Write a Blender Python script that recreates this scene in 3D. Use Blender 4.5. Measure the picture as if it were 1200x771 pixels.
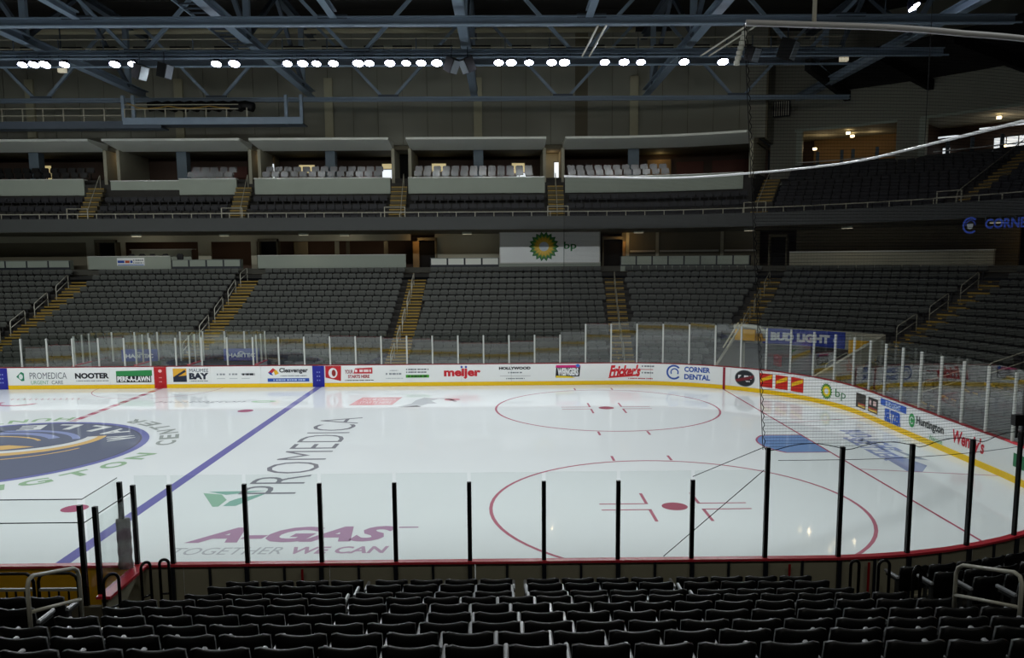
import bpy, bmesh, math, random
from mathutils import Vector, Matrix, Euler
random.seed(7)
PI = math.pi
for o in list(bpy.data.objects):
    bpy.data.objects.remove(o, do_unlink=True)
SC = bpy.context.scene
COL = SC.collection

# ------------------------------------------------------------------ camera
cam_d = bpy.data.cameras.new('camera')
cam = bpy.data.objects.new('camera', cam_d); COL.objects.link(cam)
_yaw, _pit, _rol = 0.0096, 0.122, -0.0067
_fw = Vector((math.sin(_yaw)*math.cos(_pit), math.cos(_yaw)*math.cos(_pit), -math.sin(_pit)))
_r = Vector((math.cos(_yaw), -math.sin(_yaw), 0)); _u = _r.cross(_fw)
_r2 = _r*math.cos(_rol)+_u*math.sin(_rol); _u2 = -_r*math.sin(_rol)+_u*math.cos(_rol)
cam.matrix_world = Matrix(((_r2.x, _u2.x, -_fw.x, 16.817), (_r2.y, _u2.y, -_fw.y, -26.046),
                           (_r2.z, _u2.z, -_fw.z, 6.124), (0, 0, 0, 1)))
cam_d.sensor_fit = 'HORIZONTAL'; cam_d.sensor_width = 36
cam_d.lens = 940.16/1200*36
cam_d.shift_y = 34.2/1200
cam_d.clip_end = 300
SC.camera = cam

# ------------------------------------------------------------------ world, exposure
w = bpy.data.worlds.new('dim_hall'); SC.world = w; w.use_nodes = True
w.node_tree.nodes['Background'].inputs[0].default_value = (0.55, 0.62, 0.7, 1)
w.node_tree.nodes['Background'].inputs[1].default_value = 0.004
SC.view_settings.view_transform = 'Standard'
try: SC.view_settings.look = 'None'
except Exception: pass
SC.view_settings.gamma = 1.0
SC.view_settings.exposure = 0.0
SC.view_settings.use_curve_mapping = False
SC.cycles.transparent_max_bounces = 24
SC.cycles.max_bounces = 8

# ------------------------------------------------------------------ lights
def spot(name, loc, target, power, deg, blend=0.35, col=(1, 1, 1), rad=0.18):
    l = bpy.data.lights.new(name, 'SPOT'); l.energy = power; l.spot_size = math.radians(deg)
    l.spot_blend = blend; l.color = col; l.shadow_soft_size = rad
    o = bpy.data.objects.new(name, l); COL.objects.link(o); o.location = loc
    d = Vector(target)-Vector(loc)
    o.rotation_euler = d.to_track_quat('-Z', 'Y').to_euler()
    return o
RINK_LAMP = (0.93, 0.985, 1.0)
for i in range(13):                       # far lighting row, above the far boards
    x = -27+i*4.6
    spot('rink_spot', (x, 13.55, 15.2), (x*0.97, -0.6, 0), 1800, 94, 0.55, RINK_LAMP)
for i in range(13):                       # near lighting row, above the near boards (out of frame)
    x = -27+i*4.6
    spot('rink_spot', (x, -13.55, 15.2), (x*0.97, 3.4, 0), 1950, 94, 0.55, RINK_LAMP)
def area(name, loc, target, power, sx, sy, col=(1, 1, 1)):
    l = bpy.data.lights.new(name, 'AREA'); l.shape = 'RECTANGLE'; l.size = sx; l.size_y = sy
    l.energy = power; l.color = col
    o = bpy.data.objects.new(name, l); COL.objects.link(o); o.location = loc
    d = Vector(target)-Vector(loc); o.rotation_euler = d.to_track_quat('-Z', 'Y').to_euler()
    return o
# unseen area lights for the stands
HOUSE = (1.0, 0.98, 0.90)
for x in (-11, -0.5, 10, 20.5, 31):       # added fill that brightens the far stand, no fixtures there
    area('house_light', (x, 14.8, 15.5), (x, 25, 7), 55, 1.2, 0.6, HOUSE)
for x in (7, 14, 21, 28):                 # over the near stand, behind the camera
    area('house_light', (x, -23, 17.5), (x, -14, 0.5), 110, 1.2, 0.6, HOUSE)
def point(name, loc, power, col, rad=0.15):
    l = bpy.data.lights.new(name, 'POINT'); l.energy = power; l.color = col; l.shadow_soft_size = rad
    o = bpy.data.objects.new(name, l); COL.objects.link(o); o.location = loc
    return o

# ------------------------------------------------------------------ colour and materials
def lin(r, g, b):
    f = lambda c: (c/255/12.92) if c/255 <= 0.04045 else ((c/255+0.055)/1.055)**2.4
    return (f(r), f(g), f(b), 1)
MATS = {}
def mat(name, rgb, rough=0.6, metal=0.0, spec=0.5, var=0.12, scale=6.0, emit=None, es=1.0, ior=1.45):
    if name in MATS: return MATS[name]
    m = bpy.data.materials.new(name); m.use_nodes = True
    nt = m.node_tree; b = nt.nodes['Principled BSDF']
    c = lin(*rgb)
    if var > 0:
        tc = nt.nodes.new('ShaderNodeTexCoord'); n = nt.nodes.new('ShaderNodeTexNoise')
        n.inputs['Scale'].default_value = scale; n.inputs['Detail'].default_value = 3
        nt.links.new(tc.outputs['Object'], n.inputs['Vector'])
        mx = nt.nodes.new('ShaderNodeMix'); mx.data_type = 'RGBA'
        mx.inputs[6].default_value = tuple(v*(1-var) for v in c[:3])+(1,)
        mx.inputs[7].default_value = tuple(min(1, v*(1+var)) for v in c[:3])+(1,)
        nt.links.new(n.outputs[0], mx.inputs[0]); nt.links.new(mx.outputs[2], b.inputs['Base Color'])
    else:
        b.inputs['Base Color'].default_value = c
    b.inputs['Roughness'].default_value = rough; b.inputs['Metallic'].default_value = metal
    b.inputs['Specular IOR Level'].default_value = spec; b.inputs['IOR'].default_value = ior
    if emit:
        b.inputs['Emission Color'].default_value = lin(*emit); b.inputs['Emission Strength'].default_value = es
    MATS[name] = m
    return m
def glass_mat(name, tint, base=0.04, gain=0.9):
    m = bpy.data.materials.new(name); m.use_nodes = True; nt = m.node_tree; nt.nodes.clear()
    out = nt.nodes.new('ShaderNodeOutputMaterial'); mix = nt.nodes.new('ShaderNodeMixShader')
    tr = nt.nodes.new('ShaderNodeBsdfTransparent'); gl = nt.nodes.new('ShaderNodeBsdfGlossy')
    tr.inputs[0].default_value = tint; gl.inputs['Roughness'].default_value = 0.02
    lw = nt.nodes.new('ShaderNodeLayerWeight'); lw.inputs[0].default_value = 0.5
    p = nt.nodes.new('ShaderNodeMath'); p.operation = 'POWER'; p.inputs[1].default_value = 5
    a = nt.nodes.new('ShaderNodeMath'); a.operation = 'MULTIPLY_ADD'; a.inputs[1].default_value = gain; a.inputs[2].default_value = base
    nt.links.new(lw.outputs['Facing'], p.inputs[0]); nt.links.new(p.outputs[0], a.inputs[0])
    nt.links.new(a.outputs[0], mix.inputs[0]); nt.links.new(tr.outputs[0], mix.inputs[1]); nt.links.new(gl.outputs[0], mix.inputs[2])
    nt.links.new(mix.outputs[0], out.inputs[0]); MATS[name] = m
    return m
def net_mat(name, cell, thread, rgb):
    m = bpy.data.materials.new(name); m.use_nodes = True; nt = m.node_tree; nt.nodes.clear()
    out = nt.nodes.new('ShaderNodeOutputMaterial'); mix = nt.nodes.new('ShaderNodeMixShader')
    tr = nt.nodes.new('ShaderNodeBsdfTransparent'); df = nt.nodes.new('ShaderNodeBsdfDiffuse')
    df.inputs[0].default_value = lin(*rgb)
    uv = nt.nodes.new('ShaderNodeUVMap'); sep = nt.nodes.new('ShaderNodeSeparateXYZ')
    nt.links.new(uv.outputs[0], sep.inputs[0])
    res = []
    for k, th in ((0, thread*0.22), (1, thread)):
        d = nt.nodes.new('ShaderNodeMath'); d.operation = 'DIVIDE'; d.inputs[1].default_value = cell
        fr = nt.nodes.new('ShaderNodeMath'); fr.operation = 'FRACT'
        lt = nt.nodes.new('ShaderNodeMath'); lt.operation = 'LESS_THAN'; lt.inputs[1].default_value = th/cell
        nt.links.new(sep.outputs[k], d.inputs[0]); nt.links.new(d.outputs[0], fr.inputs[0]); nt.links.new(fr.outputs[0], lt.inputs[0])
        res.append(lt)
    mx = nt.nodes.new('ShaderNodeMath'); mx.operation = 'MAXIMUM'
    nt.links.new(res[0].outputs[0], mx.inputs[0]); nt.links.new(res[1].outputs[0], mx.inputs[1])
    nt.links.new(mx.outputs[0], mix.inputs[0]); nt.links.new(tr.outputs[0], mix.inputs[1]); nt.links.new(df.outputs[0], mix.inputs[2])
    nt.links.new(mix.outputs[0], out.inputs[0]); MATS[name] = m
    return m

ICE_R, ICE_IOR = 0.045, 1.2
M = dict(
    ice=mat('ice', (232, 236, 236), ICE_R, spec=0.5, var=0.025, scale=0.35, ior=ICE_IOR),
    board=mat('board_white', (244, 246, 244), 0.35, var=0.02),
    kick=mat('kick_yellow', (250, 204, 6), 0.4, var=0.05),
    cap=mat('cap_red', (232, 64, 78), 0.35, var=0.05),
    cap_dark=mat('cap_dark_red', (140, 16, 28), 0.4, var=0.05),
    back=mat('board_back', (176, 172, 148), 0.6, var=0.06),
    steel_dark=mat('steel_dark', (34, 38, 46), 0.45, var=0.1),
    post=mat('post_aluminium', (196, 198, 192), 0.4, metal=0.0, var=0.05),
    post_black=mat('post_black', (10, 11, 13), 0.4, var=0.1),  # black of the hoops and railings; painted shade on the near glass posts
    black=mat('black', (8, 8, 9), 0.6, var=0.1),
    rail=mat('rail_grey', (214, 212, 196), 0.35, var=0.05),
    rail_dim=mat('rail_dim', (160, 156, 138), 0.4, var=0.05),
    conc=mat('concrete', (84, 82, 74), 0.85, var=0.18, scale=3),
    conc_dark=mat('concrete_dark', (58, 56, 52), 0.85, var=0.18, scale=3),
    step=mat('step_concrete', (92, 84, 62), 0.8, var=0.15, scale=4),
    nosing=mat('nosing_yellow', (164, 132, 50), 0.6, var=0.15, scale=8),
    seat_far=mat('seat_far', (90, 92, 86), 0.55, var=0.08, scale=1.5),
    seat_far_pan=mat('seat_far_pan', (78, 80, 74), 0.5, var=0.08, scale=1.5),
    seat_leg=mat('seat_leg', (40, 40, 40), 0.6),
    seat_near=mat('seat_near', (17, 18, 19), 0.36, var=0.1, scale=3),
    seat_near_pan=mat('seat_near_pan', (20, 21, 22), 0.5, var=0.1),
    arm=mat('arm_grey', (184, 188, 192), 0.28, var=0.05),
    stand=mat('seat_stand', (60, 62, 62), 0.5, var=0.1),
    seat_up=mat('seat_up', (22, 21, 26), 0.55, var=0.1),
    seat_suite=mat('seat_suite', (40, 39, 38), 0.16, var=0.1),
    ledge=mat('ledge_white', (160, 168, 154), 0.55, var=0.04, scale=1.5),
    ledge_cap=mat('ledge_cap', (214, 214, 206), 0.15, var=0.04),
    soffit=mat('soffit_white', (238, 240, 230), 0.6, var=0.03, scale=1),
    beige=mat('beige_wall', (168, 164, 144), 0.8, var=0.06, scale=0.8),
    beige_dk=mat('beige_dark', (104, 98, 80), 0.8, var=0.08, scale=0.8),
    panel=mat('wall_panel', (140, 140, 128), 0.75, var=0.08, scale=0.6),
    pilaster=mat('pilaster', (176, 172, 146), 0.7, var=0.06),
    fascia=mat('fascia_dark', (62, 64, 62), 0.6, var=0.06),
    truss=mat('truss_blue', (130, 147, 164), 0.5, var=0.1, scale=2),
    truss_dk=mat('truss_dark', (74, 84, 96), 0.6, var=0.12, scale=2),
    roof=mat('roof_deck', (44, 42, 40), 0.9, var=0.15, scale=1),
    column=mat('column_blue', (98, 112, 122), 0.6, var=0.06),
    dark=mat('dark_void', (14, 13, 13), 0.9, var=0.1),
    brown=mat('brown_wall', (70, 52, 40), 0.75, var=0.15, scale=1.2),
    redbrown=mat('redbrown', (88, 46, 34), 0.7, var=0.15, scale=1.2),
    orange_wall=mat('warm_wall', (140, 112, 72), 0.7, var=0.08, scale=1),
    signblue=mat('sign_blue', (44, 66, 168), 0.45, var=0.04),
    signwhite=mat('sign_white', (248, 250, 248), 0.5, var=0.02),
    white=mat('white_print', (240, 240, 240), 0.45, var=0.0),
    yellow=mat('pad_yellow', (236, 176, 20), 0.5, var=0.08),
    pipe=mat('net_pipe', (222, 222, 222), 0.3, var=0.04),
    wood=mat('pale_bar', (196, 186, 158), 0.6, var=0.06),
    cord=mat('net_cord', (24, 24, 26), 0.8),
    lamp=mat('lamp_face', (255, 255, 255), 0.3, var=0, emit=(236, 238, 255), es=45),
    lamp_body=mat('lamp_body', (40, 40, 60), 0.5),
    lamp_small=mat('lamp_small', (255, 240, 210), 0.3, var=0, emit=(255, 226, 170), es=6),
    lamp_dim=mat('lamp_dim', (230, 226, 200), 0.3, var=0, emit=(255, 244, 214), es=0.35),
    lit_win=mat('lit_window', (255, 255, 255), 0.2, var=0, emit=(232, 240, 245), es=0.95),
    lit_warm=mat('lit_warm', (255, 240, 200), 0.2, var=0, emit=(230, 206, 140), es=0.5),
    exit_red=mat('red_tape', (168, 24, 30), 0.5),
    grille=mat('speaker_grille', (150, 158, 166), 0.6),
    steelmesh=mat('steel_bag', (150, 148, 146), 0.35, var=0.3, scale=30),
)
M['glass'] = glass_mat('rink_glass', (0.95, 0.97, 0.96, 1), 0.10, 0.8)
M['glass_near'] = glass_mat('near_glass', (0.955, 0.97, 0.965, 1), 0.012, 0.5)
M['net'] = net_mat('net_threads', 0.050, 0.0048, (30, 30, 33))
def ink(rgb, ice=False):
    if ice: rgb = tuple(int(c*0.72+228*0.28) for c in rgb)
    n = ('ice_ink_' if ice else 'ink_')+'%02x%02x%02x' % rgb
    return mat(n, rgb, ICE_R if ice else 0.4, var=0.03 if ice else 0.0, ior=ICE_IOR if ice else 1.45)

# ------------------------------------------------------------------ object helpers
def base(o, parent=None):
    COL.objects.link(o)
    if parent is not None: o.parent = parent
    return o
def thing(name, label, cat, loc=(0, 0, 0), rz=0.0, group=None, kind=None):
    o = bpy.data.objects.new(name, None); COL.objects.link(o); o.location = loc; o.rotation_euler = (0, 0, rz)
    o.empty_display_size = 0.1
    if label: o['label'] = label
    if cat: o['category'] = cat
    if group: o['group'] = group
    if kind: o['kind'] = kind
    return o
def tag(o, label=None, cat=None, group=None, kind=None):
    if label: o['label'] = label
    if cat: o['category'] = cat
    if group: o['group'] = group
    if kind: o['kind'] = kind
    return o
class MB:
    def __init__(s): s.v = []; s.f = []; s.mi = []; s.cur = 0
    def add(s, vs, fs):
        n = len(s.v); s.v += [tuple(v) for v in vs]
        for f in fs: s.f.append(tuple(i+n for i in f)); s.mi.append(s.cur)
        return s
    def box(s, x0, x1, y0, y1, z0, z1):
        return s.add([(x0,y0,z0),(x1,y0,z0),(x1,y1,z0),(x0,y1,z0),(x0,y0,z1),(x1,y0,z1),(x1,y1,z1),(x0,y1,z1)],
                     [(3,2,1,0),(4,5,6,7),(0,1,5,4),(1,2,6,5),(2,3,7,6),(3,0,4,7)])
    def obox(s, c, hx, hy, hz, mtx):
        vs = [Vector(c)+mtx@Vector((a*hx,b*hy,d*hz)) for d in (-1,1) for a,b in ((-1,-1),(1,-1),(1,1),(-1,1))]
        return s.add(vs, [(3,2,1,0),(4,5,6,7),(0,1,5,4),(1,2,6,5),(2,3,7,6),(3,0,4,7)])
    def bar(s, p0, p1, w, h, up=(0,0,1)):
        p0, p1 = Vector(p0), Vector(p1); d = (p1-p0); L = d.length; d.normalize()
        upv = Vector(up)
        if abs(d.dot(upv)) > 0.98: upv = Vector((0,1,0))
        r = d.cross(upv).normalized(); u = r.cross(d)
        m = Matrix((r, d, u)).transposed()
        return s.obox((p0+p1)/2, w/2, L/2, h/2, m)
    def tube(s, pts, r, n=8, cap=True):
        pts = [Vector(p) for p in pts]; rings = []
        prev = None
        for i, p in enumerate(pts):
            if i == 0: d = pts[1]-p
            elif i == len(pts)-1: d = p-pts[i-1]
            else: d = (pts[i+1]-p).normalized()+(p-pts[i-1]).normalized()
            d.normalize()
            ref = prev if prev is not None else (Vector((0,0,1)) if abs(d.z) < 0.9 else Vector((1,0,0)))
            a = (ref-d*ref.dot(d))
            if a.length < 1e-4: a = Vector((1,0,0))-d*d.x
            a.normalize(); prev = a; b = d.cross(a)
            rings.append([p+(a*math.cos(2*PI*k/n)+b*math.sin(2*PI*k/n))*r for k in range(n)])
        vs = [v for ring in rings for v in ring]; fs = []
        for i in range(len(pts)-1):
            for k in range(n):
                fs.append((i*n+k, i*n+(k+1)%n, (i+1)*n+(k+1)%n, (i+1)*n+k))
        if cap: fs.append(tuple(range(n-1,-1,-1))); fs.append(tuple((len(pts)-1)*n+k for k in range(n)))
        return s.add(vs, fs)
    def prism(s, poly, y0, y1):           # poly in (x,z), extruded along y
        n = len(poly); vs = [(x,y0,z) for x,z in poly]+[(x,y1,z) for x,z in poly]
        fs = [tuple(range(n)), tuple(range(2*n-1,n-1,-1))]+[(i, n+i, n+(i+1)%n, (i+1)%n) for i in range(n)]
        return s.add(vs, fs)
    def cyl(s, c, r, z0, z1, n=16):
        vs = [(c[0]+r*math.cos(2*PI*k/n), c[1]+r*math.sin(2*PI*k/n), z) for z in (z0,z1) for k in range(n)]
        return s.add(vs, [tuple(range(n-1,-1,-1)), tuple(range(n,2*n))]+[(k,(k+1)%n,n+(k+1)%n,n+k) for k in range(n)])
    def mesh(s, name, mats, smooth=False):
        me = bpy.data.meshes.new(name); me.from_pydata(s.v, [], s.f)
        if not isinstance(mats, (list, tuple)): mats = [mats]
        for m in mats: me.materials.append(m)
        if len(mats) > 1: me.polygons.foreach_set('material_index', s.mi)
        if smooth: me.polygons.foreach_set('use_smooth', [True]*len(me.polygons))
        me.update(); return me
    def build(s, name, mats, parent=None, smooth=False):
        return base(bpy.data.objects.new(name, s.mesh(name, mats, smooth)), parent)
def inst(name, me, parent=None, loc=None, rot=None):
    o = bpy.data.objects.new(name, me); COL.objects.link(o)
    if parent is not None: o.parent = parent
    if loc is not None: o.location = loc
    if rot is not None: o.rotation_euler = rot
    return o
def box(name, x0, x1, y0, y1, z0, z1, m, parent=None):
    return MB().box(x0,x1,y0,y1,z0,z1).build(name, m, parent)
ONES = ['','first','second','third','fourth','fifth','sixth','seventh','eighth','ninth','tenth','eleventh','twelfth','thirteenth',
        'fourteenth','fifteenth','sixteenth','seventeenth','eighteenth','nineteenth']
TENS = {2:('twentieth','twenty'),3:('thirtieth','thirty'),4:('fortieth','forty'),5:('fiftieth','fifty'),6:('sixtieth','sixty'),7:('seventieth','seventy')}
def nth(n):
    if n < 20: return ONES[n]
    t, u = divmod(n, 10)
    return TENS[t][0] if u == 0 else TENS[t][1]+'-'+ONES[u]

# ------------------------------------------------------------------ plan geometry: the rink outline and the bowl around it
XC, YC, RR, EX, HW = 22.1, 4.35, 8.6, 30.7, 12.95
def rink(s):                              # metres along the boards: far straight, corner, end, corner, near straight
    if s <= XC: return (s, HW, 0.0, 1.0)
    a = (s-XC)/RR
    if a <= PI/2: return (XC+RR*math.sin(a), YC+RR*math.cos(a), math.sin(a), math.cos(a))
    s2 = s-XC-RR*PI/2
    if s2 <= 2*YC: return (EX, YC-s2, 1.0, 0.0)
    a = PI/2+(s2-2*YC)/RR
    if a <= PI: return (XC+RR*math.sin(a), -YC+RR*math.cos(a), math.sin(a), math.cos(a))
    return (XC-(s2-2*YC-RR*PI/2), -HW, 0.0, -1.0)
S_END = XC+RR*PI/2                        # where the end straight starts
S_NEAR = S_END+2*YC+RR*PI/2               # where the near straight starts
def bowl(t, r):                           # the stands: t along the row at radius r
    if t <= XC: return (t, YC+r, 0.0, 1.0)
    a = (t-XC)/r
    if a <= PI/2: return (XC+r*math.sin(a), YC+r*math.cos(a), math.sin(a), math.cos(a))
    return (XC+r, YC-(t-XC-r*PI/2), 1.0, 0.0)
def bt(b, r):                             # a section boundary ('x', metres) or ('a', degrees) as t at radius r
    return b[1] if b[0] == 'x' else XC+r*math.radians(b[1])
def sweep(mb, prof, b0, b1, step=3.0, closed=True):   # prof: (r,z) points swept along the bowl
    ts = []
    x0 = b0[1] if b0[0] == 'x' else None
    par = []
    if x0 is not None:
        x1 = b1[1] if b1[0] == 'x' else XC
        n = max(1, int(math.ceil((x1-x0)/12.0))); par += [('x', x0+(x1-x0)*i/n) for i in range(n+1)]
    if b1[0] == 'a':
        a0 = b0[1] if b0[0] == 'a' else 0.0
        a1 = min(b1[1], 90.0)
        n = max(1, int(math.ceil((a1-a0)/step)))
        if a1 > a0: par += [('a', a0+(a1-a0)*i/n) for i in range(0 if not par else 1, n+1)]
        if b1[1] > 90.0: par.append(('e', (b1[1]-90.0)))   # metres past the end of the curve
    n = len(prof); rings = []
    for p in par:
        for r, z in prof:
            if p[0] == 'x': rings.append((p[1], YC+r, z))
            elif p[0] == 'a': a = math.radians(p[1]); rings.append((XC+r*math.sin(a), YC+r*math.cos(a), z))
            else: rings.append((XC+r, YC-p[1], z))
    fs = []
    m = n if closed else n-1
    for i in range(len(par)-1):
        for k in range(m):
            fs.append((i*n+k, (i+1)*n+k, (i+1)*n+(k+1)%n, i*n+(k+1)%n))
    if closed:
        fs.append(tuple(range(n))); fs.append(tuple((len(par)-1)*n+k for k in range(n-1,-1,-1)))
    mb.add(rings, fs); return mb

# ------------------------------------------------------------------ lettering
_txt = {}
def text_geo(txt, bold=0.0, shear=0.0):
    key = (txt, bold, shear)
    if key in _txt: return _txt[key]
    cu = bpy.data.curves.new('lettering', 'FONT'); cu.body = txt; cu.size = 1.0; cu.offset = bold; cu.shear = shear
    cu.resolution_u = 3
    ob = bpy.data.objects.new('lettering', cu); COL.objects.link(ob)
    dg = bpy.context.evaluated_depsgraph_get(); dg.update()
    me = ob.evaluated_get(dg).to_mesh()
    vs = [(v.co.x, v.co.y) for v in me.vertices]; fs = [tuple(p.vertices) for p in me.polygons]
    ob.evaluated_get(dg).to_mesh_clear()
    bpy.data.objects.remove(ob, do_unlink=True); bpy.data.curves.remove(cu)
    x0 = min(v[0] for v in vs); x1 = max(v[0] for v in vs); y0 = min(v[1] for v in vs); y1 = max(v[1] for v in vs)
    vs = [((x-x0)/(x1-x0), (y-y0)/(y1-y0)) for x, y in vs]
    _txt[key] = (vs, fs); return _txt[key]
class Flat:                               # flat print: polygons in (u, v) with colours and thin layers
    def __init__(s, ice=False): s.items = []; s.ice = ice; s.layer = 0
    def poly(s, pts, rgb, layer=0): s.items.append((list(pts), [tuple(range(len(pts)))], rgb, layer)); return s
    def rect(s, u0, u1, v0, v1, rgb, layer=0):
        n = max(1, int((u1-u0)/0.4))
        pts = []; fs = []
        for i in range(n+1):
            u = u0+(u1-u0)*i/n; pts += [(u, v0), (u, v1)]
        for i in range(n): fs.append((2*i, 2*i+2, 2*i+3, 2*i+1))
        s.items.append((pts, fs, rgb, layer)); return s
    def text(s, t, u0, u1, v0, v1, rgb, bold=0.0, shear=0.0, layer=1):
        vs, fs = text_geo(t, bold, shear)
        s.items.append(([(u0+(u1-u0)*x, v0+(v1-v0)*y) for x, y in vs], fs, rgb, layer)); return s
    def dashes(s, u0, u1, v0, v1, rgb, layer=1):      # print too small to read: a row of short strokes
        u = u0; k = 0
        while u < u1-0.01:
            w_ = (v1-v0)*(0.9+0.5*((k*7) % 3)); s.poly([(u, v0), (min(u+w_, u1), v0), (min(u+w_, u1), v1), (u, v1)], rgb, layer); u += w_+(v1-v0)*(0.35 if k % 4 else 0.9); k += 1
        return s
    def ell(s, cu, cv, ru, rv, rgb, layer=0, n=28, a0=0, a1=360):
        return s.poly([(cu+ru*math.cos(math.radians(a0+(a1-a0)*k/n)), cv+rv*math.sin(math.radians(a0+(a1-a0)*k/n))) for k in range(n+(0 if a1-a0 == 360 else 1))], rgb, layer)
    def ring(s, cu, cv, ru, rv, wf, rgb, layer=0, a0=0, a1=360, n=32):
        pts = []; fs = []
        for k in range(n+1):
            a = math.radians(a0+(a1-a0)*k/n)
            pts += [(cu+ru*math.cos(a), cv+rv*math.sin(a)), (cu+(ru-wf)*math.cos(a), cv+(rv-wf)*math.sin(a))]
        for k in range(n): fs.append((2*k, 2*k+2, 2*k+3, 2*k+1))
        s.items.append((pts, fs, rgb, layer)); return s
    def build(s, name, mapf, parent=None, gap=0.002):
        cols = []; mb = MB()
        for pts, fs, rgb, layer in s.items:
            if rgb not in cols: cols.append(rgb)
            mb.cur = cols.index(rgb)
            mb.add([mapf(u, v, layer*gap) for u, v in pts], fs)
        return mb.build(name, [ink(c, s.ice) for c in cols], parent)
# ================================================================== LARGE STRUCTURE
tag(box('floor', -45, 62, -36, 45, -0.25, -0.06, M['conc_dark']), kind='structure')
tag(box('ceiling', -45, 62, -36, 45, 21.2, 21.5, M['roof']), kind='structure')
tag(box('wall_left', -45.3, -45, -36, 45, -0.25, 21.2, M['beige_dk']), kind='structure')
tag(box('wall_near', -45, 62, -36.3, -36, -0.25, 21.2, M['beige_dk']), kind='structure')
tag(box('wall_end', 62, 62.3, -36, 45, -0.25, 21.2, M['beige_dk']), kind='structure')

# lower bowl: tiers as one stepped concrete sweep per stretch
NROW = 17
R0, TREAD = 10.4, 0.835
TOPS = [1.06+0.205*k+0.0052*k*k for k in range(NROW)]      # height of the seat-back tops
FZ = [t-0.83 for t in TOPS]
def tier_profile(k0, k1, rear):
    p = []
    for k in range(k0, k1+1):
        r = R0+TREAD*k-0.745
        p += [(r, FZ[k-1] if k > k0 else -0.06), (r, FZ[k])]
    p += [(rear, FZ[k1]), (rear, -0.06)]
    return p
LX = -24.0
def tiers(name, k0, b0, b1):
    mb = MB(); sweep(mb, tier_profile(k0, NROW-1, R0+TREAD*NROW), b0, b1, 4)
    tag(mb.build(name, M['conc_dark']), 'dark concrete seating tiers of the far stand', kind='structure')
tiers('seating_tier', 0, ('x', LX), ('a', 29.5))
tiers('seating_tier', 6, ('a', 29.5), ('a', 60.5))
tiers('seating_tier', 0, ('a', 60.5), ('a', 92.0))
tiers('seating_tier', 0, ('a', 90.0), ('a', 99.0))

# concourse behind the lower bowl
RC = R0+TREAD*NROW-0.2                    # ledge line, r = 24.4
mb = MB(); sweep(mb, [(RC, 5.3), (RC+0.12, 5.3), (RC+0.12, 5.66), (RC, 5.66)], ('x', LX), ('a', 89)); tag(mb.build('trim_1', M['conc']), kind='structure')
mb = MB(); sweep(mb, [(RC+0.12, 5.0), (30.4, 5.0), (30.4, 5.25), (RC+0.12, 5.25)], ('x', LX), ('a', 92)); tag(mb.build('floor_concourse', M['conc_dark']), kind='structure')
mb = MB(); sweep(mb, [(30.2, 5.0), (30.4, 5.0), (30.4, 8.9), (30.2, 8.9)], ('x', LX), ('a', 92)); tag(mb.build('wall_concourse', M['brown']), kind='structure')
mb = MB(); sweep(mb, [(19.3, 7.96), (30.4, 7.96), (30.4, 7.99), (19.3, 7.99)], ('x', LX), ('a', 92)); tag(mb.build('ceiling_concourse', M['beige_dk']), kind='structure')
# fronts of the concourse rooms (r = 26.6): header beams, solid panels
RW = 26.6
def cwall(name, b0, b1, z0, z1, m, r=RW, th=0.15, lab=None):
    mb = MB(); sweep(mb, [(r, z0), (r+th, z0), (r+th, z1), (r, z1)], b0, b1, 3)
    return tag(mb.build(name, m), lab, kind='structure')
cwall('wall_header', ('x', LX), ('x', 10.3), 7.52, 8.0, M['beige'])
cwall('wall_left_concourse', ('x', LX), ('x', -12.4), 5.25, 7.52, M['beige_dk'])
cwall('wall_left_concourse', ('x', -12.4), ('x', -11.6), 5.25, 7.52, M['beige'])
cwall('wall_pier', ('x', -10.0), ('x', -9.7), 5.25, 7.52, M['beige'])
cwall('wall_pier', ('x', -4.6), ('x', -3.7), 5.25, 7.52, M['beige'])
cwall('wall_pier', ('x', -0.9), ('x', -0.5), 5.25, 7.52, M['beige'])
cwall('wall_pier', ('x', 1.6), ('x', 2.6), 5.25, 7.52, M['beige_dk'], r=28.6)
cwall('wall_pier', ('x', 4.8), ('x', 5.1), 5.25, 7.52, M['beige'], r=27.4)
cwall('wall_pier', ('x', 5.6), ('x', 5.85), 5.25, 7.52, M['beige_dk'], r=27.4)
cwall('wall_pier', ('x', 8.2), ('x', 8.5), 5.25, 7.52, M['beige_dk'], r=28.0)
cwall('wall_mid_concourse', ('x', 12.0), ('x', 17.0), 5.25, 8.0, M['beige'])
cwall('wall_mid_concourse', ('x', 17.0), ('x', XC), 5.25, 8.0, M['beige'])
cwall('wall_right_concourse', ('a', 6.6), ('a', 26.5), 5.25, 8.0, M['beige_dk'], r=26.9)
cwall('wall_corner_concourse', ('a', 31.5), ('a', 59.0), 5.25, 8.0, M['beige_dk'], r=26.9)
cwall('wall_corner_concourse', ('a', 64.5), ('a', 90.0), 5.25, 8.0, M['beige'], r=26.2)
for a in (7.2, 11.6, 21.0):               # thin pale mullions on the right concourse wall
    mb = MB(); sweep(mb, [(26.72, 5.25), (26.9, 5.25), (26.9, 8.0), (26.72, 8.0)], ('a', a), ('a', a+0.45)); tag(mb.build('trim_2', M['beige']), kind='structure')
for a0, a1 in ((7.8, 11.5), (12.2, 20.8), (21.6, 26.0)):
    mb = MB(); sweep(mb, [(26.6, 6.6), (26.9, 6.6), (26.9, 6.72), (26.6, 6.72)], ('a', a0), ('a', a1)); tag(mb.build('trim_3', M['ledge_cap']), kind='structure')
mb = MB(); sweep(mb, [(RC, 5.4), (RC+0.15, 5.4), (RC+0.15, 6.45), (RC, 6.45)], ('a', 31.8), ('a', 59.0)); tag(mb.build('trim_4', M['beige']), kind='structure')
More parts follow.
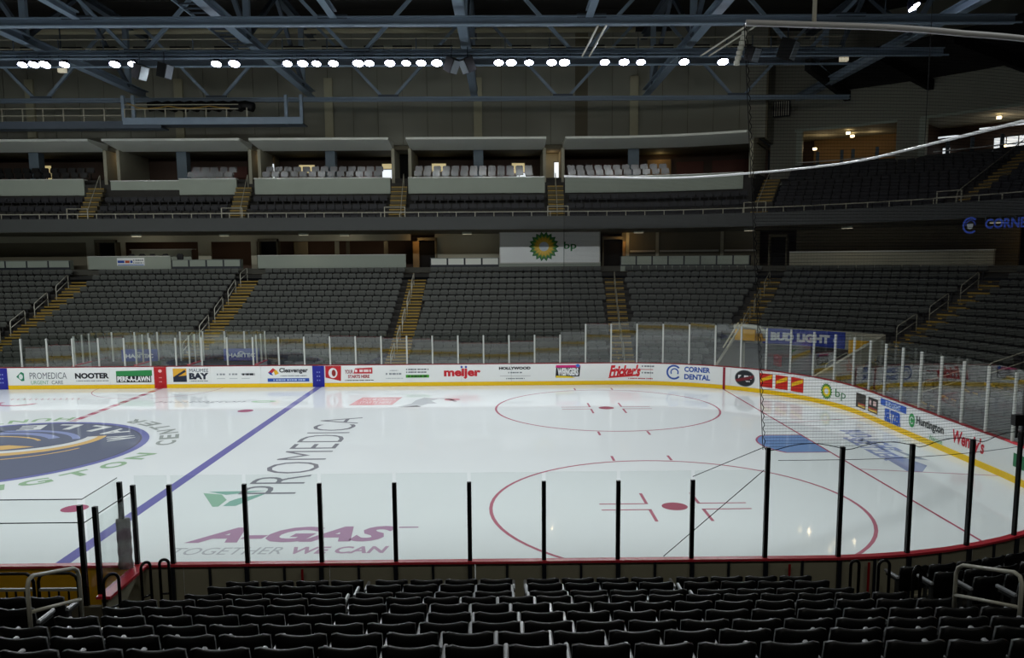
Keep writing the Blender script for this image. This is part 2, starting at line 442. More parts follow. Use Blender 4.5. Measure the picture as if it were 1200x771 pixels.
mb = MB(); sweep(mb, [(RC-0.03, 6.45), (RC+0.2, 6.45), (RC+0.2, 6.52), (RC-0.03, 6.52)], ('a', 31.8), ('a', 59.0)); tag(mb.build('trim_5', M['ledge_cap']), kind='structure')

# upper deck: fascia, soffit, three rows on the straight, nine in the corner
RF = 19.2
mb = MB(); sweep(mb, [(RF, 7.98), (RF+0.25, 7.98), (RF+0.25, 8.76), (RF, 8.76)], ('x', LX), ('a', 92)); tag(mb.build('trim_6', M['fascia']), 'dark grey front edge of the upper deck', kind='structure')
UR = [19.95, 20.7, 21.45]; UZ = [8.25, 8.8, 9.4]
def upper_profile(rs, zs, rear, zback):
    p = [(RF+0.25, 8.25), (RF+0.25, 8.26)]
    p = [(RF+0.2, 8.0)]
    zl = zs[0]
    p += [(RF+0.2, zs[0])]
    for i in range(1, len(rs)):
        p += [(rs[i]-0.66, zs[i-1]), (rs[i]-0.66, zs[i])]
    p += [(rear, zs[-1]), (rear, 8.0)]
    return p
mb = MB(); sweep(mb, upper_profile(UR, UZ, 22.0, 9.2), ('x', LX), ('a', 31)); tag(mb.build('seating_tier', M['conc_dark']), 'dark concrete tiers of the upper deck', kind='structure')
CR = [19.95+0.8*k for k in range(9)]; CZ = [8.25+0.36*k for k in range(9)]
mb = MB(); sweep(mb, upper_profile(CR, CZ, 27.4, CZ[-1]), ('a', 31), ('a', 92)); tag(mb.build('seating_tier', M['conc_dark']), 'dark concrete tiers of the upper corner', kind='structure')

# suite level on the straight side
SB = [(LX, -9.05), (-8.2, 0.35), (0.95, 9.65), (10.75, 19.55)]
RL = 22.0                                  # ledge line of the suites
mb = MB(); sweep(mb, [(RL+0.14, 9.4), (30.4, 9.4), (30.4, 11.46), (RL+1.3, 11.46), (RL+1.3, 11.06), (RL+0.14, 11.06)], ('x', LX), ('a', 27)); tag(mb.build('floor_suite', M['conc_dark']), kind='structure')
mb = MB(); sweep(mb, [(27.6, 10.5), (27.8, 10.5), (27.8, 13.6), (27.6, 13.6)], ('x', LX), ('a', 27)); tag(mb.build('wall_suite', M['brown']), kind='structure')
mb = MB(); sweep(mb, [(23.7, 13.35), (30.4, 13.35), (30.4, 13.6), (23.7, 13.6)], ('x', LX), ('a', 27)); tag(mb.build('ceiling_suite', M['beige_dk']), kind='structure')
ends = [('x', x) for s in SB for x in s]
for i, (a, b) in enumerate(SB):
    n = '%d' % (7+i)
    mb = MB(); sweep(mb, [(21.15, 13.64), (23.75, 13.32), (23.75, 13.78), (21.15, 13.78)], ('x', a), ('x', b)); tag(mb.build('trim_%d' % (7+i), M['soffit']), 'white sloped soffit over a suite', kind='structure')
mb = MB(); sweep(mb, [(21.15, 13.64), (23.75, 13.32), (23.75, 13.78), (21.15, 13.78)], ('x', 20.75), ('a', 26.4)); tag(mb.build('trim_11', M['soffit']), 'white sloped soffit over a suite', kind='structure')
for x in [s[1] for s in SB]+[s[0] for s in SB[1:]]+[20.75]:
    s = -1 if x in [q[1] for q in SB] else 1
    tag(box('wall_partition', x-0.1, x+0.1, YC+23.2, YC+27.6, 10.3, 13.36, M['beige']), kind='structure')
for a in (26.4,):
    mb = MB(); sweep(mb, [(22.8, 10.3), (27.6, 10.3), (27.6, 13.4), (22.8, 13.4)], ('a', a-0.3), ('a', a+0.3)); tag(mb.build('wall_partition', M['beige']), kind='structure')
for x in (-14.1, -4.4, 5.4, 15.2):
    tag(box('column', x-0.32, x+0.32, YC+24.0, YC+24.7, 10.3, 13.36, M['column']), 'blue grey square column between suite seats', kind='structure')
mb = MB(); sweep(mb, [(24.0, 10.3), (24.7, 10.3), (24.7, 13.36), (24.0, 13.36)], ('a', 7.2), ('a', 8.9)); tag(mb.build('column', M['column']), 'blue grey square column between suite seats', kind='structure')
# corridors between suites: end walls, orange light put into the colour of two
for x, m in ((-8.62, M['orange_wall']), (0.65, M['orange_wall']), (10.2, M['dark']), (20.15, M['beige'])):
    tag(box('wall_corridor', x-0.5, x+0.5, YC+26.0, YC+26.12, 10.3, 13.36, m), kind='structure')
for x in (-8.62, 0.65, 20.15):
    point('corridor_lamp', (x, YC+25.1, 13.0), 5, (1.0, 0.72, 0.4), 0.06)
# ledge in front of each suite
for i, (a, b, z0, z1) in enumerate(((LX, -9.9, 10.38, 11.36), (-8.2, -3.85, 10.7, 11.25), (-3.85, -0.2, 10.38, 11.36), (0.95, 9.6, 10.38, 11.36), (10.75, 19.5, 10.38, 11.36))):
    tag(box('trim_%d' % (12+i), a, b, YC+RL, YC+RL+0.14, z0, z1, M['ledge']), 'off-white suite ledge wall', kind='structure')
    tag(box('trim_%d' % (22+i), a, b, YC+RL-0.06, YC+RL+0.5, z1, z1+0.05, M['ledge_cap']), kind='structure')
mb = MB(); sweep(mb, [(RL, 10.38), (RL+0.14, 10.38), (RL+0.14, 11.36), (RL, 11.36)], ('x', 20.8), ('a', 25.6)); tag(mb.build('trim_17', M['ledge']), 'off-white suite ledge wall', kind='structure')
mb = MB(); sweep(mb, [(RL-0.06, 11.36), (RL+0.5, 11.36), (RL+0.5, 11.41), (RL-0.06, 11.41)], ('x', 20.8), ('a', 25.6)); tag(mb.build('trim_27', M['ledge_cap']), kind='structure')

# upper far wall of vertical panels, each panel a piece
RU = 24.25
wall_far = bpy.data.objects.new('wall_far', None); COL.objects.link(wall_far); wall_far['kind'] = 'structure'; wall_far['label'] = 'dim grey panelled wall above the suites'
mb = MB(); sweep(mb, [(RU+0.06, 13.7), (RU+0.3, 13.7), (RU+0.3, 21.2), (RU+0.06, 21.2)], ('x', LX), ('a', 28)); mb.build('backing', M['beige_dk'], wall_far)
pw = 1.63
x = LX
pm = MB().box(0.015, pw-0.015, 0, 0.06, 0, 7.45).mesh('panel', M['panel'])
while x+pw <= XC+0.1:
    inst('panel', pm, wall_far, (x, YC+RU, 13.72)); x += pw
a = 0.9
while a < 26:
    rr = math.radians(a+1.85)
    inst('panel', pm, wall_far, (XC+RU*math.sin(rr)-pw/2*math.cos(rr), YC+RU*math.cos(rr)+pw/2*math.sin(rr), 13.72), (0, 0, -rr)); a += 3.85
for x in (-14.1, -4.4, 5.4, 15.2):
    tag(box('trim_30', x-0.27, x+0.27, YC+RU-0.22, YC+RU-0.02, 13.7, 18.0, M['pilaster']), kind='structure')
rr = math.radians(8.0)
mb = MB(); sweep(mb, [(RU-0.22, 13.7), (RU-0.02, 13.7), (RU-0.02, 18), (RU-0.22, 18)], ('a', 7.4), ('a', 8.7)); tag(mb.build('trim_31', M['pilaster']), kind='structure')

# end wall of the corner: high beige wall with two suite openings, dark deck above
RE = 27.9
def ewall(b0, b1, z0, z1, m=None, r=RE, th=0.3, name='wall_right', lab=None):
    mb = MB(); sweep(mb, [(r, z0), (r+th, z0), (r+th, z1), (r, z1)], ('a', b0), ('a', b1), 3)
    return tag(mb.build(name, m or M['panel']), lab, kind='structure')
ewall(27.2, 92, 14.45, 21.2, lab='high beige wall above the corner suites')
ewall(27.2, 30.6, 11.0, 14.45); ewall(43.2, 46.0, 11.0, 14.45); ewall(30.6, 43.2, 11.0, 12.25, M['fascia']); ewall(46.0, 92, 11.0, 12.25, M['fascia'])
ewall(30.4, 43.2, 14.40, 14.56, M['ledge'], r=RE-0.06, th=0.05, name='trim_40'); ewall(46.0, 92, 14.40, 14.56, M['ledge'], r=RE-0.06, th=0.05, name='trim_41')
mb = MB(); sweep(mb, [(RU+0.1, 13.7), (RE, 13.7), (RE, 21.2), (RU+0.1, 21.2)], ('a', 27.0), ('a', 27.6)); tag(mb.build('wall_return', M['panel']), kind='structure')
ewall(28, 92, 11.3, 15.2, M['brown'], r=33.5, th=0.2, name='wall_room')
mb = MB(); sweep(mb, [(RE+0.3, 14.5), (33.7, 14.5), (33.7, 14.7), (RE+0.3, 14.7)], ('a', 28), ('a', 92)); tag(mb.build('ceiling_room', M['beige']), kind='structure')
mb = MB(); sweep(mb, [(RE, 11.2), (33.7, 11.2), (33.7, 11.4), (RE, 11.4)], ('a', 28), ('a', 92)); tag(mb.build('floor_room', M['conc_dark']), kind='structure')
mb = MB(); sweep(mb, [(RE+0.3, 11.4), (33.5, 11.4), (33.5, 14.5), (RE+0.3, 14.5)], ('a', 43.4), ('a', 45.0)); tag(mb.build('wall_room', M['brown']), kind='structure')
for k, a in enumerate((31.0, 46.3)):
    ewall(a-0.4, a+0.4, 12.2, 14.45, M['ledge'], r=RE-0.05, th=0.4, name='column')
def polar(a, r, z): return (XC+r*math.sin(math.radians(a)), YC+r*math.cos(math.radians(a)), z)
point('suite_lamp', polar(33.0, 31.0, 13.7), 12, (1.0, 0.76, 0.46), 0.1)
point('suite_lamp', polar(38.5, 31.5, 14.0), 7, (1.0, 0.76, 0.46), 0.1)
point('suite_lamp', polar(53.0, 31.0, 14.0), 6, (1.0, 0.75, 0.5), 0.1)
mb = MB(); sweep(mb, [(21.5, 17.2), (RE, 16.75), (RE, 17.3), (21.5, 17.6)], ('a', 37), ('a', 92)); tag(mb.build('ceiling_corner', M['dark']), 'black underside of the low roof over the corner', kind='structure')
for a in (36.0, 46.0, 57.0, 68.0):
    mb = MB(); mb.bar(polar(a, 20.5, 17.0), polar(a+1, RE, 16.35), 0.35, 0.6); tag(mb.build('roof_beam', M['dark']), kind='structure')
# ================================================================== ICE AND ITS MARKINGS
pts = []
for i in range(25):
    a = PI/2*i/24; pts.append((XC+RR*math.sin(a), YC+RR*math.cos(a)))
pts += [(x, -y) for x, y in reversed(pts)]
pts += [(-31, -HW), (-31, HW)]
mb = MB(); n = len(pts)
mb.add([(x, y, 0) for x, y in pts]+[(x, y, -0.06) for x, y in pts], [tuple(range(n-1, -1, -1)), tuple(range(n, 2*n))]+[(i, (i+1) % n, n+(i+1) % n, n+i) for i in range(n)])
ice = tag(mb.build('ice_sheet', M['ice']), 'white glossy ice sheet with painted lines and sponsor marks', 'ice rink')
im = lambda u, v, off: (u, v, 0.0025+off*0.5)
BLUE, RED = (84, 80, 160), (166, 52, 78)
Flat(True).rect(7.56, 7.87, -HW, HW, BLUE).build('blue_line', im, ice)
for y0, y1 in ((4.78, 12.95), (-12.95, -4.78)):
    f = Flat(True); yy = y0; k = 0
    while yy < y1-0.01:
        f.rect(-0.15, 0.15, yy, min(yy+0.46, y1), RED if k % 2 else (206, 170, 176)); yy += 0.46; k += 1
    f.build('centre_line', im, ice)
gy = YC+math.sqrt(RR**2-(27.13-XC)**2)
Flat(True).rect(27.1, 27.17, -gy, gy, (160, 44, 70)).build('goal_line', im, ice)
f = Flat(True)
cr = [(27.1, -1.22)]
a1 = math.degrees(math.asin(1.22/1.83))
cr = [(27.1, 1.22)]+[(27.13-1.83*math.cos(math.radians(a)), 1.83*math.sin(math.radians(a))) for a in [a1-2*a1*i/14 for i in range(15)]]+[(27.1, -1.22)]
f.poly([(x-0.06 if x < 27 else x, y*1.05) for x, y in cr], (160, 60, 90)); f.poly(cr, (84, 124, 190), 1)
f.build('goal_crease', im, ice)
f = Flat(True)
for s in (1, -1):
    f.poly([(27.15, s*3.3), (27.15, s*3.36), (30.68, s*4.2), (30.68, s*4.14)][::s], (176, 90, 110))
f.build('trapezoid_line', im, ice)
f = Flat(True).ring(0, HW, 3.05, 3.05, 0.05, (190, 120, 140), a0=180, a1=360); f.build('referee_crease', im, ice)
def circle(cx, cy, nm=True):
    f = Flat(True); c = (172, 74, 96)
    f.ring(cx, cy, 4.62, 4.62, 0.085, c, n=72)
    f.ell(cx, cy, 0.32, 0.32, (150, 50, 70))
    for sx in (1, -1):
        for sy in (1, -1):
            u0, u1 = sorted((cx+sx*0.62, cx+sx*1.85))
            f.rect(u0, u1, cy+sy*0.24-0.035, cy+sy*0.24+0.035, c)
            v0, v1 = sorted((cy+sy*0.24, cy+sy*1.15)); f.rect(cx+sx*0.66-0.04, cx+sx*0.66+0.04, v0, v1, c)
            v0, v1 = sorted((cy+sy*4.6, cy+sy*5.2)); f.rect(cx+sx*0.88-0.04, cx+sx*0.88+0.04, v0, v1, c)
    f.build('face_off_circle', im, ice)
circle(21.03, 6.7); circle(21.03, -6.7)
for x, y in ((6.1, 6.72), (6.0, -6.4), (-6.1, 6.72)):
    Flat(True).ell(x, y, 0.32, 0.32, (158, 54, 88)).build('face_off_dot', im, ice)
# centre emblem: dark disk, rings, lettering and abstract sweeps
def arc_text(f, txt, r0, r1, a0, da, col, outward, wdeg):
    for i, ch in enumerate(txt):
        if ch == ' ': continue
        a = math.radians(a0+da*i); vs, fs = text_geo(ch, 0.03)
        hw = wdeg*0.5*math.radians(1)*(r0+r1)/2*(0.45 if ch == 'I' else 1)
        up = (math.cos(a), math.sin(a)); s = 1 if outward else -1
        rt = (up[1]*s, -up[0]*s)
        P = []
        for x, y in vs:
            h = (r0+(r1-r0)*y) if outward else (r1-(r1-r0)*y)
            l = (x-0.5)*2*hw
            P.append((up[0]*h+rt[0]*l, up[1]*h+rt[1]*l))
        f.items.append((P, fs, col, 2))
f = Flat(True)
f.ell(0, 0, 4.72, 4.72, (226, 230, 236), 0, 72); f.ell(0, 0, 4.66, 4.66, (84, 88, 160), 0.5, 72); f.ell(0, 0, 4.42, 4.42, (72, 78, 104), 1, 72)
f.ring(0, 0, 4.42, 4.42, 0.07, (60, 64, 84), 1.5, n=72)
W = (224, 228, 226)
arc_text(f, 'TOLEDO', 3.3, 4.2, -66, -20, W, True, 13)
arc_text(f, 'WALLEYE', 3.3, 4.2, 28, 19, W, False, 13)
OR, LB = (226, 176, 92), (122, 136, 190)
f.ring(-0.6, 1.6, 3.3, 2.6, 0.5, OR, 2, a0=-120, a1=12, n=40); f.ring(-0.6, 1.72, 3.0, 2.3, 0.35, (226, 228, 226), 2.5, a0=-110, a1=8, n=40)
f.ring(-0.6, 1.2, 3.5, 2.8, 0.10, OR, 2, a0=-125, a1=-20, n=30)
f.ring(-1.0, 0.6, 2.6, 2.2, 0.35, LB, 2, a0=35, a1=140, n=24); f.ring(-0.8, 0.9, 2.9, 2.3, 0.25, LB, 2, a0=20, a1=120, n=24)
f.ring(-1.2, 0.7, 2.2, 1.5, 0.12, OR, 2, a0=30, a1=160, n=24)
f.poly([(-1.6, 0.1), (0.2, 0.05), (1.0, 0.5), (0.0, 0.75)], OR, 2); f.poly([(-2.2, 0.4), (-0.6, 0.45), (-0.9, 0.8)], W, 2)
f.build('centre_emblem', im, ice)
for word, a0, da, col, wd in (('HUNTINGTON', -122, 12.4, (136, 176, 132), 9), ('CENTER', 10, 10.5, (140, 148, 142), 8), ('HUNTINGTON', 96, 8.8, (142, 186, 132), 7)):
    f = Flat(True); arc_text(f, word, 4.98, 5.62, a0, da, col, False, wd); f.build('ice_lettering', im, ice)
def il(name, fn):
    f = Flat(True); fn(f); return f.build(name, im, ice)
def g(f):
    C = (164, 118, 152)
    for t, u0, u1, sh in (('A-GAS', 9.75, 14.3, 0.35),):
        f.text(t, u0, u1, -9.0, -7.98, C, 0.045, sh)
    f.rect(14.35, 14.8, -8.12, -8.04, C)
il('ice_lettering', g)
def g(f):
    f.text('TOGETHER', 9.7, 12.05, -9.72, -9.3, (176, 180, 186), 0.0, 0.2); f.text('WE CAN', 12.25, 14.3, -9.72, -9.3, (178, 140, 168), 0.03, 0.2)
il('ice_lettering', g)
f = Flat(True); vs, fs = text_geo('PROMEDICA', -0.012)
f.items.append(([(11.25-1.55*y, -5.3+10.4*x) for x, y in vs], fs, (104, 104, 114), 1)); f.build('ice_lettering', im, ice)
def g(f):
    G1, G2 = (124, 176, 146), (110, 168, 150)
    f.poly([(8.76, -5.16), (9.44, -6.38), (9.58, -6.36), (9.60, -5.80), (9.30, -5.30)], G1); f.poly([(8.86, -5.03), (10.42, -4.98), (9.42, -5.34)], G2); f.poly([(9.68, -6.32), (9.72, -5.90), (9.86, -5.66), (10.5, -5.16), (10.0, -6.32)], G2)
il('ice_emblem', g)
def g(f):
    f.poly([(10.15, 7.8), (12.0, 7.8), (12.2, 9.75), (10.4, 9.75)], (226, 150, 152)); f.text('YOUR CAREER', 10.5, 12.0, 8.9, 9.5, (240, 220, 220), 0, 0); f.text('STARTS HERE', 10.5, 11.9, 8.1, 8.7, (240, 220, 220))
il('ice_emblem', g)
def g(f):
    f.poly([(12.3, 7.3), (13.2, 7.4), (13.5, 8.0), (13.9, 8.1), (13.6, 8.7), (13.9, 9.3), (13.2, 9.6), (12.9, 8.9), (12.8, 8.1)], (176, 180, 184)); f.poly([(12.4, 7.2), (13.3, 7.3), (13.1, 7.6)], (120, 116, 120))
    f.ring(13.9, 8.0, 0.9, 1.4, 0.15, (184, 170, 176), 1, a0=20, a1=120, n=14); f.ell(14.5, 9.0, 0.35, 0.3, (214, 150, 160), 1)
il('ice_emblem', g)
def g(f):                                 # unreadable red script with a swoosh under it
    P = []
    for k in range(46):
        u = -5.6+3.3*k/45; P.append((u, 9.95+0.02*k/45+0.22*math.sin(k*1.7)))
    pts = [(u, v+0.09) for u, v in P]; n_ = len(P)
    f.items.append((pts+P, [(k, k+1, n_+k+1, n_+k) for k in range(n_-1)], (206, 130, 138), 1))
il('ice_emblem', g)
def g(f): f.ring(-4.6, 9.0, 0.95, 0.75, 0.25, (206, 120, 132), 1, a0=160, a1=350, n=20)
il('ice_emblem', g)
il('ice_lettering', lambda f: f.text('Huntington', 1.4, 5.4, 8.6, 9.2, (140, 142, 148), 0.0, 0.35))
il('ice_emblem', lambda f: f.ell(6.2, 8.92, 0.55, 0.28, (164, 206, 160), 1, 20).ell(6.2, 8.92, 0.3, 0.12, (216, 226, 216), 2, 16))
for t, u0, u1, v0, v1 in (('BUD LIGHT', 28.75, 29.5, 2.0, -1.2), ('SELTZER', 28.35, 29.05, 0.8, -2.4)):
    f = Flat(True); vs, fs = text_geo(t, 0.03); f.items.append(([(u0+(u1-u0)*y, v0+(v1-v0)*x) for x, y in vs], fs, (124, 138, 190), 1)); f.build('ice_lettering', im, ice)
il('ice_emblem', lambda f: f.poly([(28.5, -1.8), (28.4, -3.6), (28.8, -3.7), (29.3, -3.0), (29.1, -1.9)], (120, 134, 178)))
il('ice_emblem', lambda f: f.poly([(29.2, -0.6), (29.5, -1.7), (29.7, -2.4), (29.35, -2.2)], (130, 140, 160)))

# ================================================================== DASHER BOARDS AND GLASS
def ring_piece(mb, s0, s1, o0, o1, z0, z1, rear_idx=None, step=0.7):
    n = max(1, int(math.ceil((s1-s0)/step))) if s1 > XC and s0 < S_NEAR else 1
    base_i = len(mb.v); P = []
    for i in range(n+1):
        x, y, nx, ny = rink(s0+(s1-s0)*i/n)
        for o, z in ((o0, z0), (o1, z0), (o1, z1), (o0, z1)): P.append((x+nx*o, y+ny*o, z))
    F = []; side = []
    for i in range(n):
        for k in range(4): F.append((i*4+k, (i+1)*4+k, (i+1)*4+(k+1) % 4, i*4+(k+1) % 4)); side.append(k)
    F.append((0, 1, 2, 3)); F.append((n*4+3, n*4+2, n*4+1, n*4)); side += [0, 0]
    c = mb.cur
    for f_, k in zip(F, side):
        mb.cur = rear_idx if (rear_idx is not None and k == 1) else c
        mb.f.append(tuple(q+base_i for q in f_)); mb.mi.append(mb.cur)
    mb.v += P; mb.cur = c
    return mb
far_boards = thing('dasher_boards', 'white advertising boards with yellow kick plate along the far side and end', 'rink boards', (3, HW, 0))
near_boards = thing('dasher_boards', 'near rink boards seen from behind, beige panels under a red cap', 'rink boards', (16, -HW, 0))
def at_root(o, root):                     # keep world coordinates under a placed Empty
    o.parent = root; o.matrix_parent_inverse = Matrix.Translation(root.location).inverted(); return o
PANELS = []
s = -22.05
SPLIT = S_END+2*YC
NEAR_L = S_NEAR+XC+22.0
BENCH_S = S_NEAR+XC-10.68
while s < NEAR_L:
    L = 2.45 if (s < XC-2.4 or s > S_NEAR) else 1.93
    e = min(s+L, NEAR_L)
    if s < BENCH_S-0.05 < e-0.05: e = BENCH_S
    near = s > SPLIT-0.5
    bx = s > BENCH_S-0.1
    mb = MB(); ring_piece(mb, s+0.004, e-0.004, 0, 0.09, 0.0, 1.05, 1)
    o = at_root(mb.build('board_panel', [M['board'], (M['yellow'] if bx else M['back'])]), near_boards if near else far_boards)
    PANELS.append((s, e, o)); s = e
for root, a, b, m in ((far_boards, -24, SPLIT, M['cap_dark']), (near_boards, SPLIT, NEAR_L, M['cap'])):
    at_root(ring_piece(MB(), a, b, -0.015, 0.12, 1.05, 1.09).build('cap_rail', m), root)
    at_root(ring_piece(MB(), a, b, -0.012, 0.0, 0.0, 0.19).build('kick_plate', M['kick']), root)
q = S_NEAR+10.88
k = 0
while q-0.624*k > SPLIT:
    ss = q-0.624*k; x, y, nx, ny = rink(ss)
    w_ = 0.035 if k % 2 == 0 else 0.02
    at_root(ring_piece(MB(), ss-w_, ss+w_, 0.09, 0.14 if k % 2 == 0 else 0.12, 0.0, 1.05).build('frame_post', M['steel_dark']), near_boards); k += 1
at_root(ring_piece(MB(), SPLIT, S_NEAR+11.4, 0.09, 0.13, 0.28, 0.34).build('frame_rail', M['back']), near_boards)
for ss in (S_NEAR+XC-13.4, S_NEAR+XC-21.6, S_NEAR-0.85):
    at_root(ring_piece(MB(), ss-0.02, ss+0.02, 0.14, 0.15, 0.2, 1.0).build('red_strip', M['exit_red']), near_boards)
# lines carried up the boards
def bmap(u, v, off):
    x, y, nx, ny = rink(u); o = -0.008-off
    return (x+nx*o, y+ny*o, v)
def on_board(name, fl):
    us = [p[0] for it in fl.items for p in it[0]]; um = sum(us)/len(us)
    par = next((o for a, b, o in PANELS if a <= um < b), PANELS[0][2])
    o = fl.build(name, bmap); o.parent = par
    return o
DB, DR, BLK, GRN, GRY = (34, 38, 150), (186, 22, 30), (24, 26, 32), (40, 140, 78), (120, 126, 132)
for u in (-7.71, 7.71): on_board('blue_stripe', Flat().rect(u-0.29, u+0.29, 0.0, 1.04, DB, 8).dashes(u-0.08, u+0.08, 0.3, 0.36, (150, 160, 220), 9).dashes(u-0.08, u+0.08, 0.5, 0.56, (150, 160, 220), 9).dashes(u-0.08, u+0.08, 0.7, 0.76, (150, 160, 220), 9))
on_board('red_stripe', Flat().rect(-0.3, 0.3, 0.0, 1.04, DR, 8).dashes(-0.06, 0.06, 0.3, 0.34, (250, 190, 190), 9).dashes(-0.06, 0.06, 0.5, 0.54, (250, 190, 190), 9).ell(0, 0.85, 0.09, 0.08, (250, 200, 200), 9, 12))
for u in (27.53,): on_board('red_stripe', Flat().rect(u-0.06, u+0.06, 0.0, 1.04, (150, 30, 50), 8))
A = on_board
f = Flat().poly([(-7.0, 0.62), (-6.75, 0.86), (-6.62, 0.78), (-6.62, 0.42), (-6.75, 0.40)], (20, 130, 90)).ell(-6.78, 0.62, 0.1, 0.13, (232, 240, 236), 1)
A('advert', f.text('PROMEDICA', -6.35, -4.55, 0.5, 0.82, (110, 116, 122)).text('URGENT', -6.3, -5.45, 0.24, 0.42, (120, 176, 140)).text('CARE', -5.3, -4.75, 0.24, 0.42, (100, 110, 120)))
A('advert', Flat().text('NOOTER', -4.15, -2.5, 0.5, 0.78, BLK, 0.05).dashes(-4.1, -2.5, 0.37, 0.41, GRY))
f = Flat().rect(-2.15, -0.45, 0.30, 0.62, BLK).poly([(-2.15, 0.62), (-2.15, 0.86), (-0.4, 0.90), (-0.4, 0.62)], (42, 140, 74)).text('PERF-A-LAWN', -2.1, -0.5, 0.34, 0.6, (250, 250, 250), 0.04, layer=2)
A('advert', f)
f = Flat().rect(0.62, 1.28, 0.3, 0.96, (30, 40, 62)).poly([(0.62, 0.56), (0.62, 0.96), (1.28, 0.96), (1.28, 0.62)], (236, 176, 50), 1).poly([(0.68, 0.58), (1.2, 0.9), (1.26, 0.8), (0.8, 0.54)], (30, 40, 62), 2)
A('advert', f.text('MAUMEE', 1.42, 2.35, 0.78, 0.95, (60, 70, 90), 0.0).text('BAY', 1.4, 2.35, 0.42, 0.74, (30, 38, 58), 0.06).dashes(1.42, 2.3, 0.32, 0.36, GRY))
f = Flat()
for u, t in ((2.95, 'BCL'), (3.55, 'ARBOR'), (4.15, 'MASON')): f.dashes(u-0.2, u+0.2, 0.62, 0.70, (150, 154, 160)).rect(u-0.2, u+0.2, 0.44, 0.46, (170, 176, 180), 1)
A('advert', f.dashes(4.0, 4.6, 0.6, 0.70, BLK))
f = Flat().poly([(5.25, 0.72), (5.5, 0.95), (5.62, 0.86), (5.36, 0.62)], (196, 40, 50)).poly([(5.25, 0.72), (5.36, 0.62), (5.5, 0.58), (5.4, 0.74)], (40, 70, 170), 1).poly([(5.52, 0.8), (5.66, 0.86), (5.78, 0.68), (5.6, 0.6)], (240, 190, 40), 1)
A('advert', f.text('Cleavenger', 5.8, 7.2, 0.66, 0.95, (40, 44, 50), 0.03).dashes(5.85, 7.15, 0.54, 0.58, GRY).rect(5.22, 7.25, 0.27, 0.44, (40, 84, 178)).dashes(5.5, 7.05, 0.32, 0.39, (190, 210, 240), 2))
f = Flat().poly([(8.05, 0.46), (8.05, 1.03), (8.83, 1.03), (8.8, 0.28)], (196, 30, 40)).ell(8.42, 0.68, 0.22, 0.25, (244, 244, 244), 1, 24).ell(8.46, 0.68, 0.1, 0.17, (150, 40, 34), 2, 20)
A('advert', f)
A('advert', Flat().text('YOUR', 9.0, 9.4, 0.64, 0.84, (150, 70, 80), 0.03).poly([(9.42, 0.64), (9.5, 0.9), (10.35, 0.94), (10.35, 0.64)], (200, 50, 60)).dashes(9.5, 10.28, 0.72, 0.84, (250, 230, 230), 2).text('STARTS HERE', 9.15, 10.2, 0.42, 0.58, (170, 50, 60), 0.04).dashes(9.0, 10.4, 0.29, 0.33, BLK))
A('advert', Flat().dashes(11.0, 11.85, 0.57, 0.66, (150, 156, 160)).dashes(11.2, 11.6, 0.76, 0.80, (160, 164, 170)).dashes(11.0, 11.85, 0.38, 0.41, (170, 176, 180)))
A('advert', Flat().dashes(12.0, 13.1, 0.8, 0.86, (90, 96, 104)).dashes(12.0, 13.0, 0.66, 0.72, (90, 96, 104)).rect(11.98, 13.12, 0.42, 0.56, (70, 170, 40)).dashes(12.1, 13.0, 0.45, 0.53, (20, 60, 20), 2))
f = Flat().text('meijer', 13.85, 15.65, 0.34, 0.86, (206, 30, 44), 0.045, layer=2)
for u in (14.72, 14.93): f.ell(u, 0.93, 0.055, 0.055, (36, 70, 170), 3, 12)
A('advert', f)
A('advert', Flat().text('HOLLYWOOD', 16.55, 18.1, 0.78, 0.92, BLK, 0.06).dashes(17.0, 17.7, 0.6, 0.66, GRY).rect(16.6, 18.1, 0.46, 0.475, (150, 150, 150)).dashes(16.9, 17.8, 0.31, 0.36, GRY))
f = Flat().poly([(19.32, 0.38), (19.36, 0.98), (20.55, 0.94), (20.5, 0.42)], BLK).poly([(19.33, 0.86), (19.35, 0.98), (20.55, 0.98), (20.5, 0.86)], (214, 30, 120), 1).poly([(19.32, 0.36), (19.36, 0.46), (20.1, 0.42), (20.3, 0.34)], (244, 214, 20), 1).ell(20.42, 0.95, 0.1, 0.08, (60, 120, 210), 2, 12)
A('advert', f.text('WEINGERS', 19.42, 20.45, 0.46, 0.84, (238, 240, 240), 0.06, layer=2))
f = Flat().text("Fricker's", 21.95, 23.5, 0.4, 0.98, (214, 24, 36), 0.05, 0.35).poly([(21.9, 0.32), (22.0, 0.42), (23.4, 0.52), (23.4, 0.44)], (214, 24, 36)).dashes(23.55, 24.15, 0.88, 0.95, GRY).rect(23.5, 24.1, 0.74, 0.77, DR).dashes(23.55, 24.1, 0.56, 0.63, GRY).dashes(22.9, 24.1, 0.28, 0.33, DR)
A('advert', f)
CD = (40, 84, 170)
f = Flat().ring(25.1, 0.66, 0.36, 0.36, 0.085, CD, a0=40, a1=320, n=26).ring(25.13, 0.66, 0.2, 0.2, 0.06, CD, a0=-30, a1=210, n=20)
A('advert', f.text('CORNER', 25.6, 26.85, 0.7, 0.96, CD, 0.04).text('DENTAL', 25.6, 26.85, 0.34, 0.6, CD, 0.04))
f = Flat().ell(28.55, 0.6, 0.5, 0.39, (34, 40, 44)).poly([(28.08, 0.52), (28.15, 0.4), (28.95, 0.62), (29.02, 0.78)], (120, 30, 40), 1).ring(28.55, 0.6, 0.5, 0.39, 0.03, (130, 140, 140), 1)
A('advert', f.dashes(28.22, 28.88, 0.58, 0.74, (240, 240, 240), 2).dashes(28.4, 28.8, 0.44, 0.5, (220, 220, 220), 2))
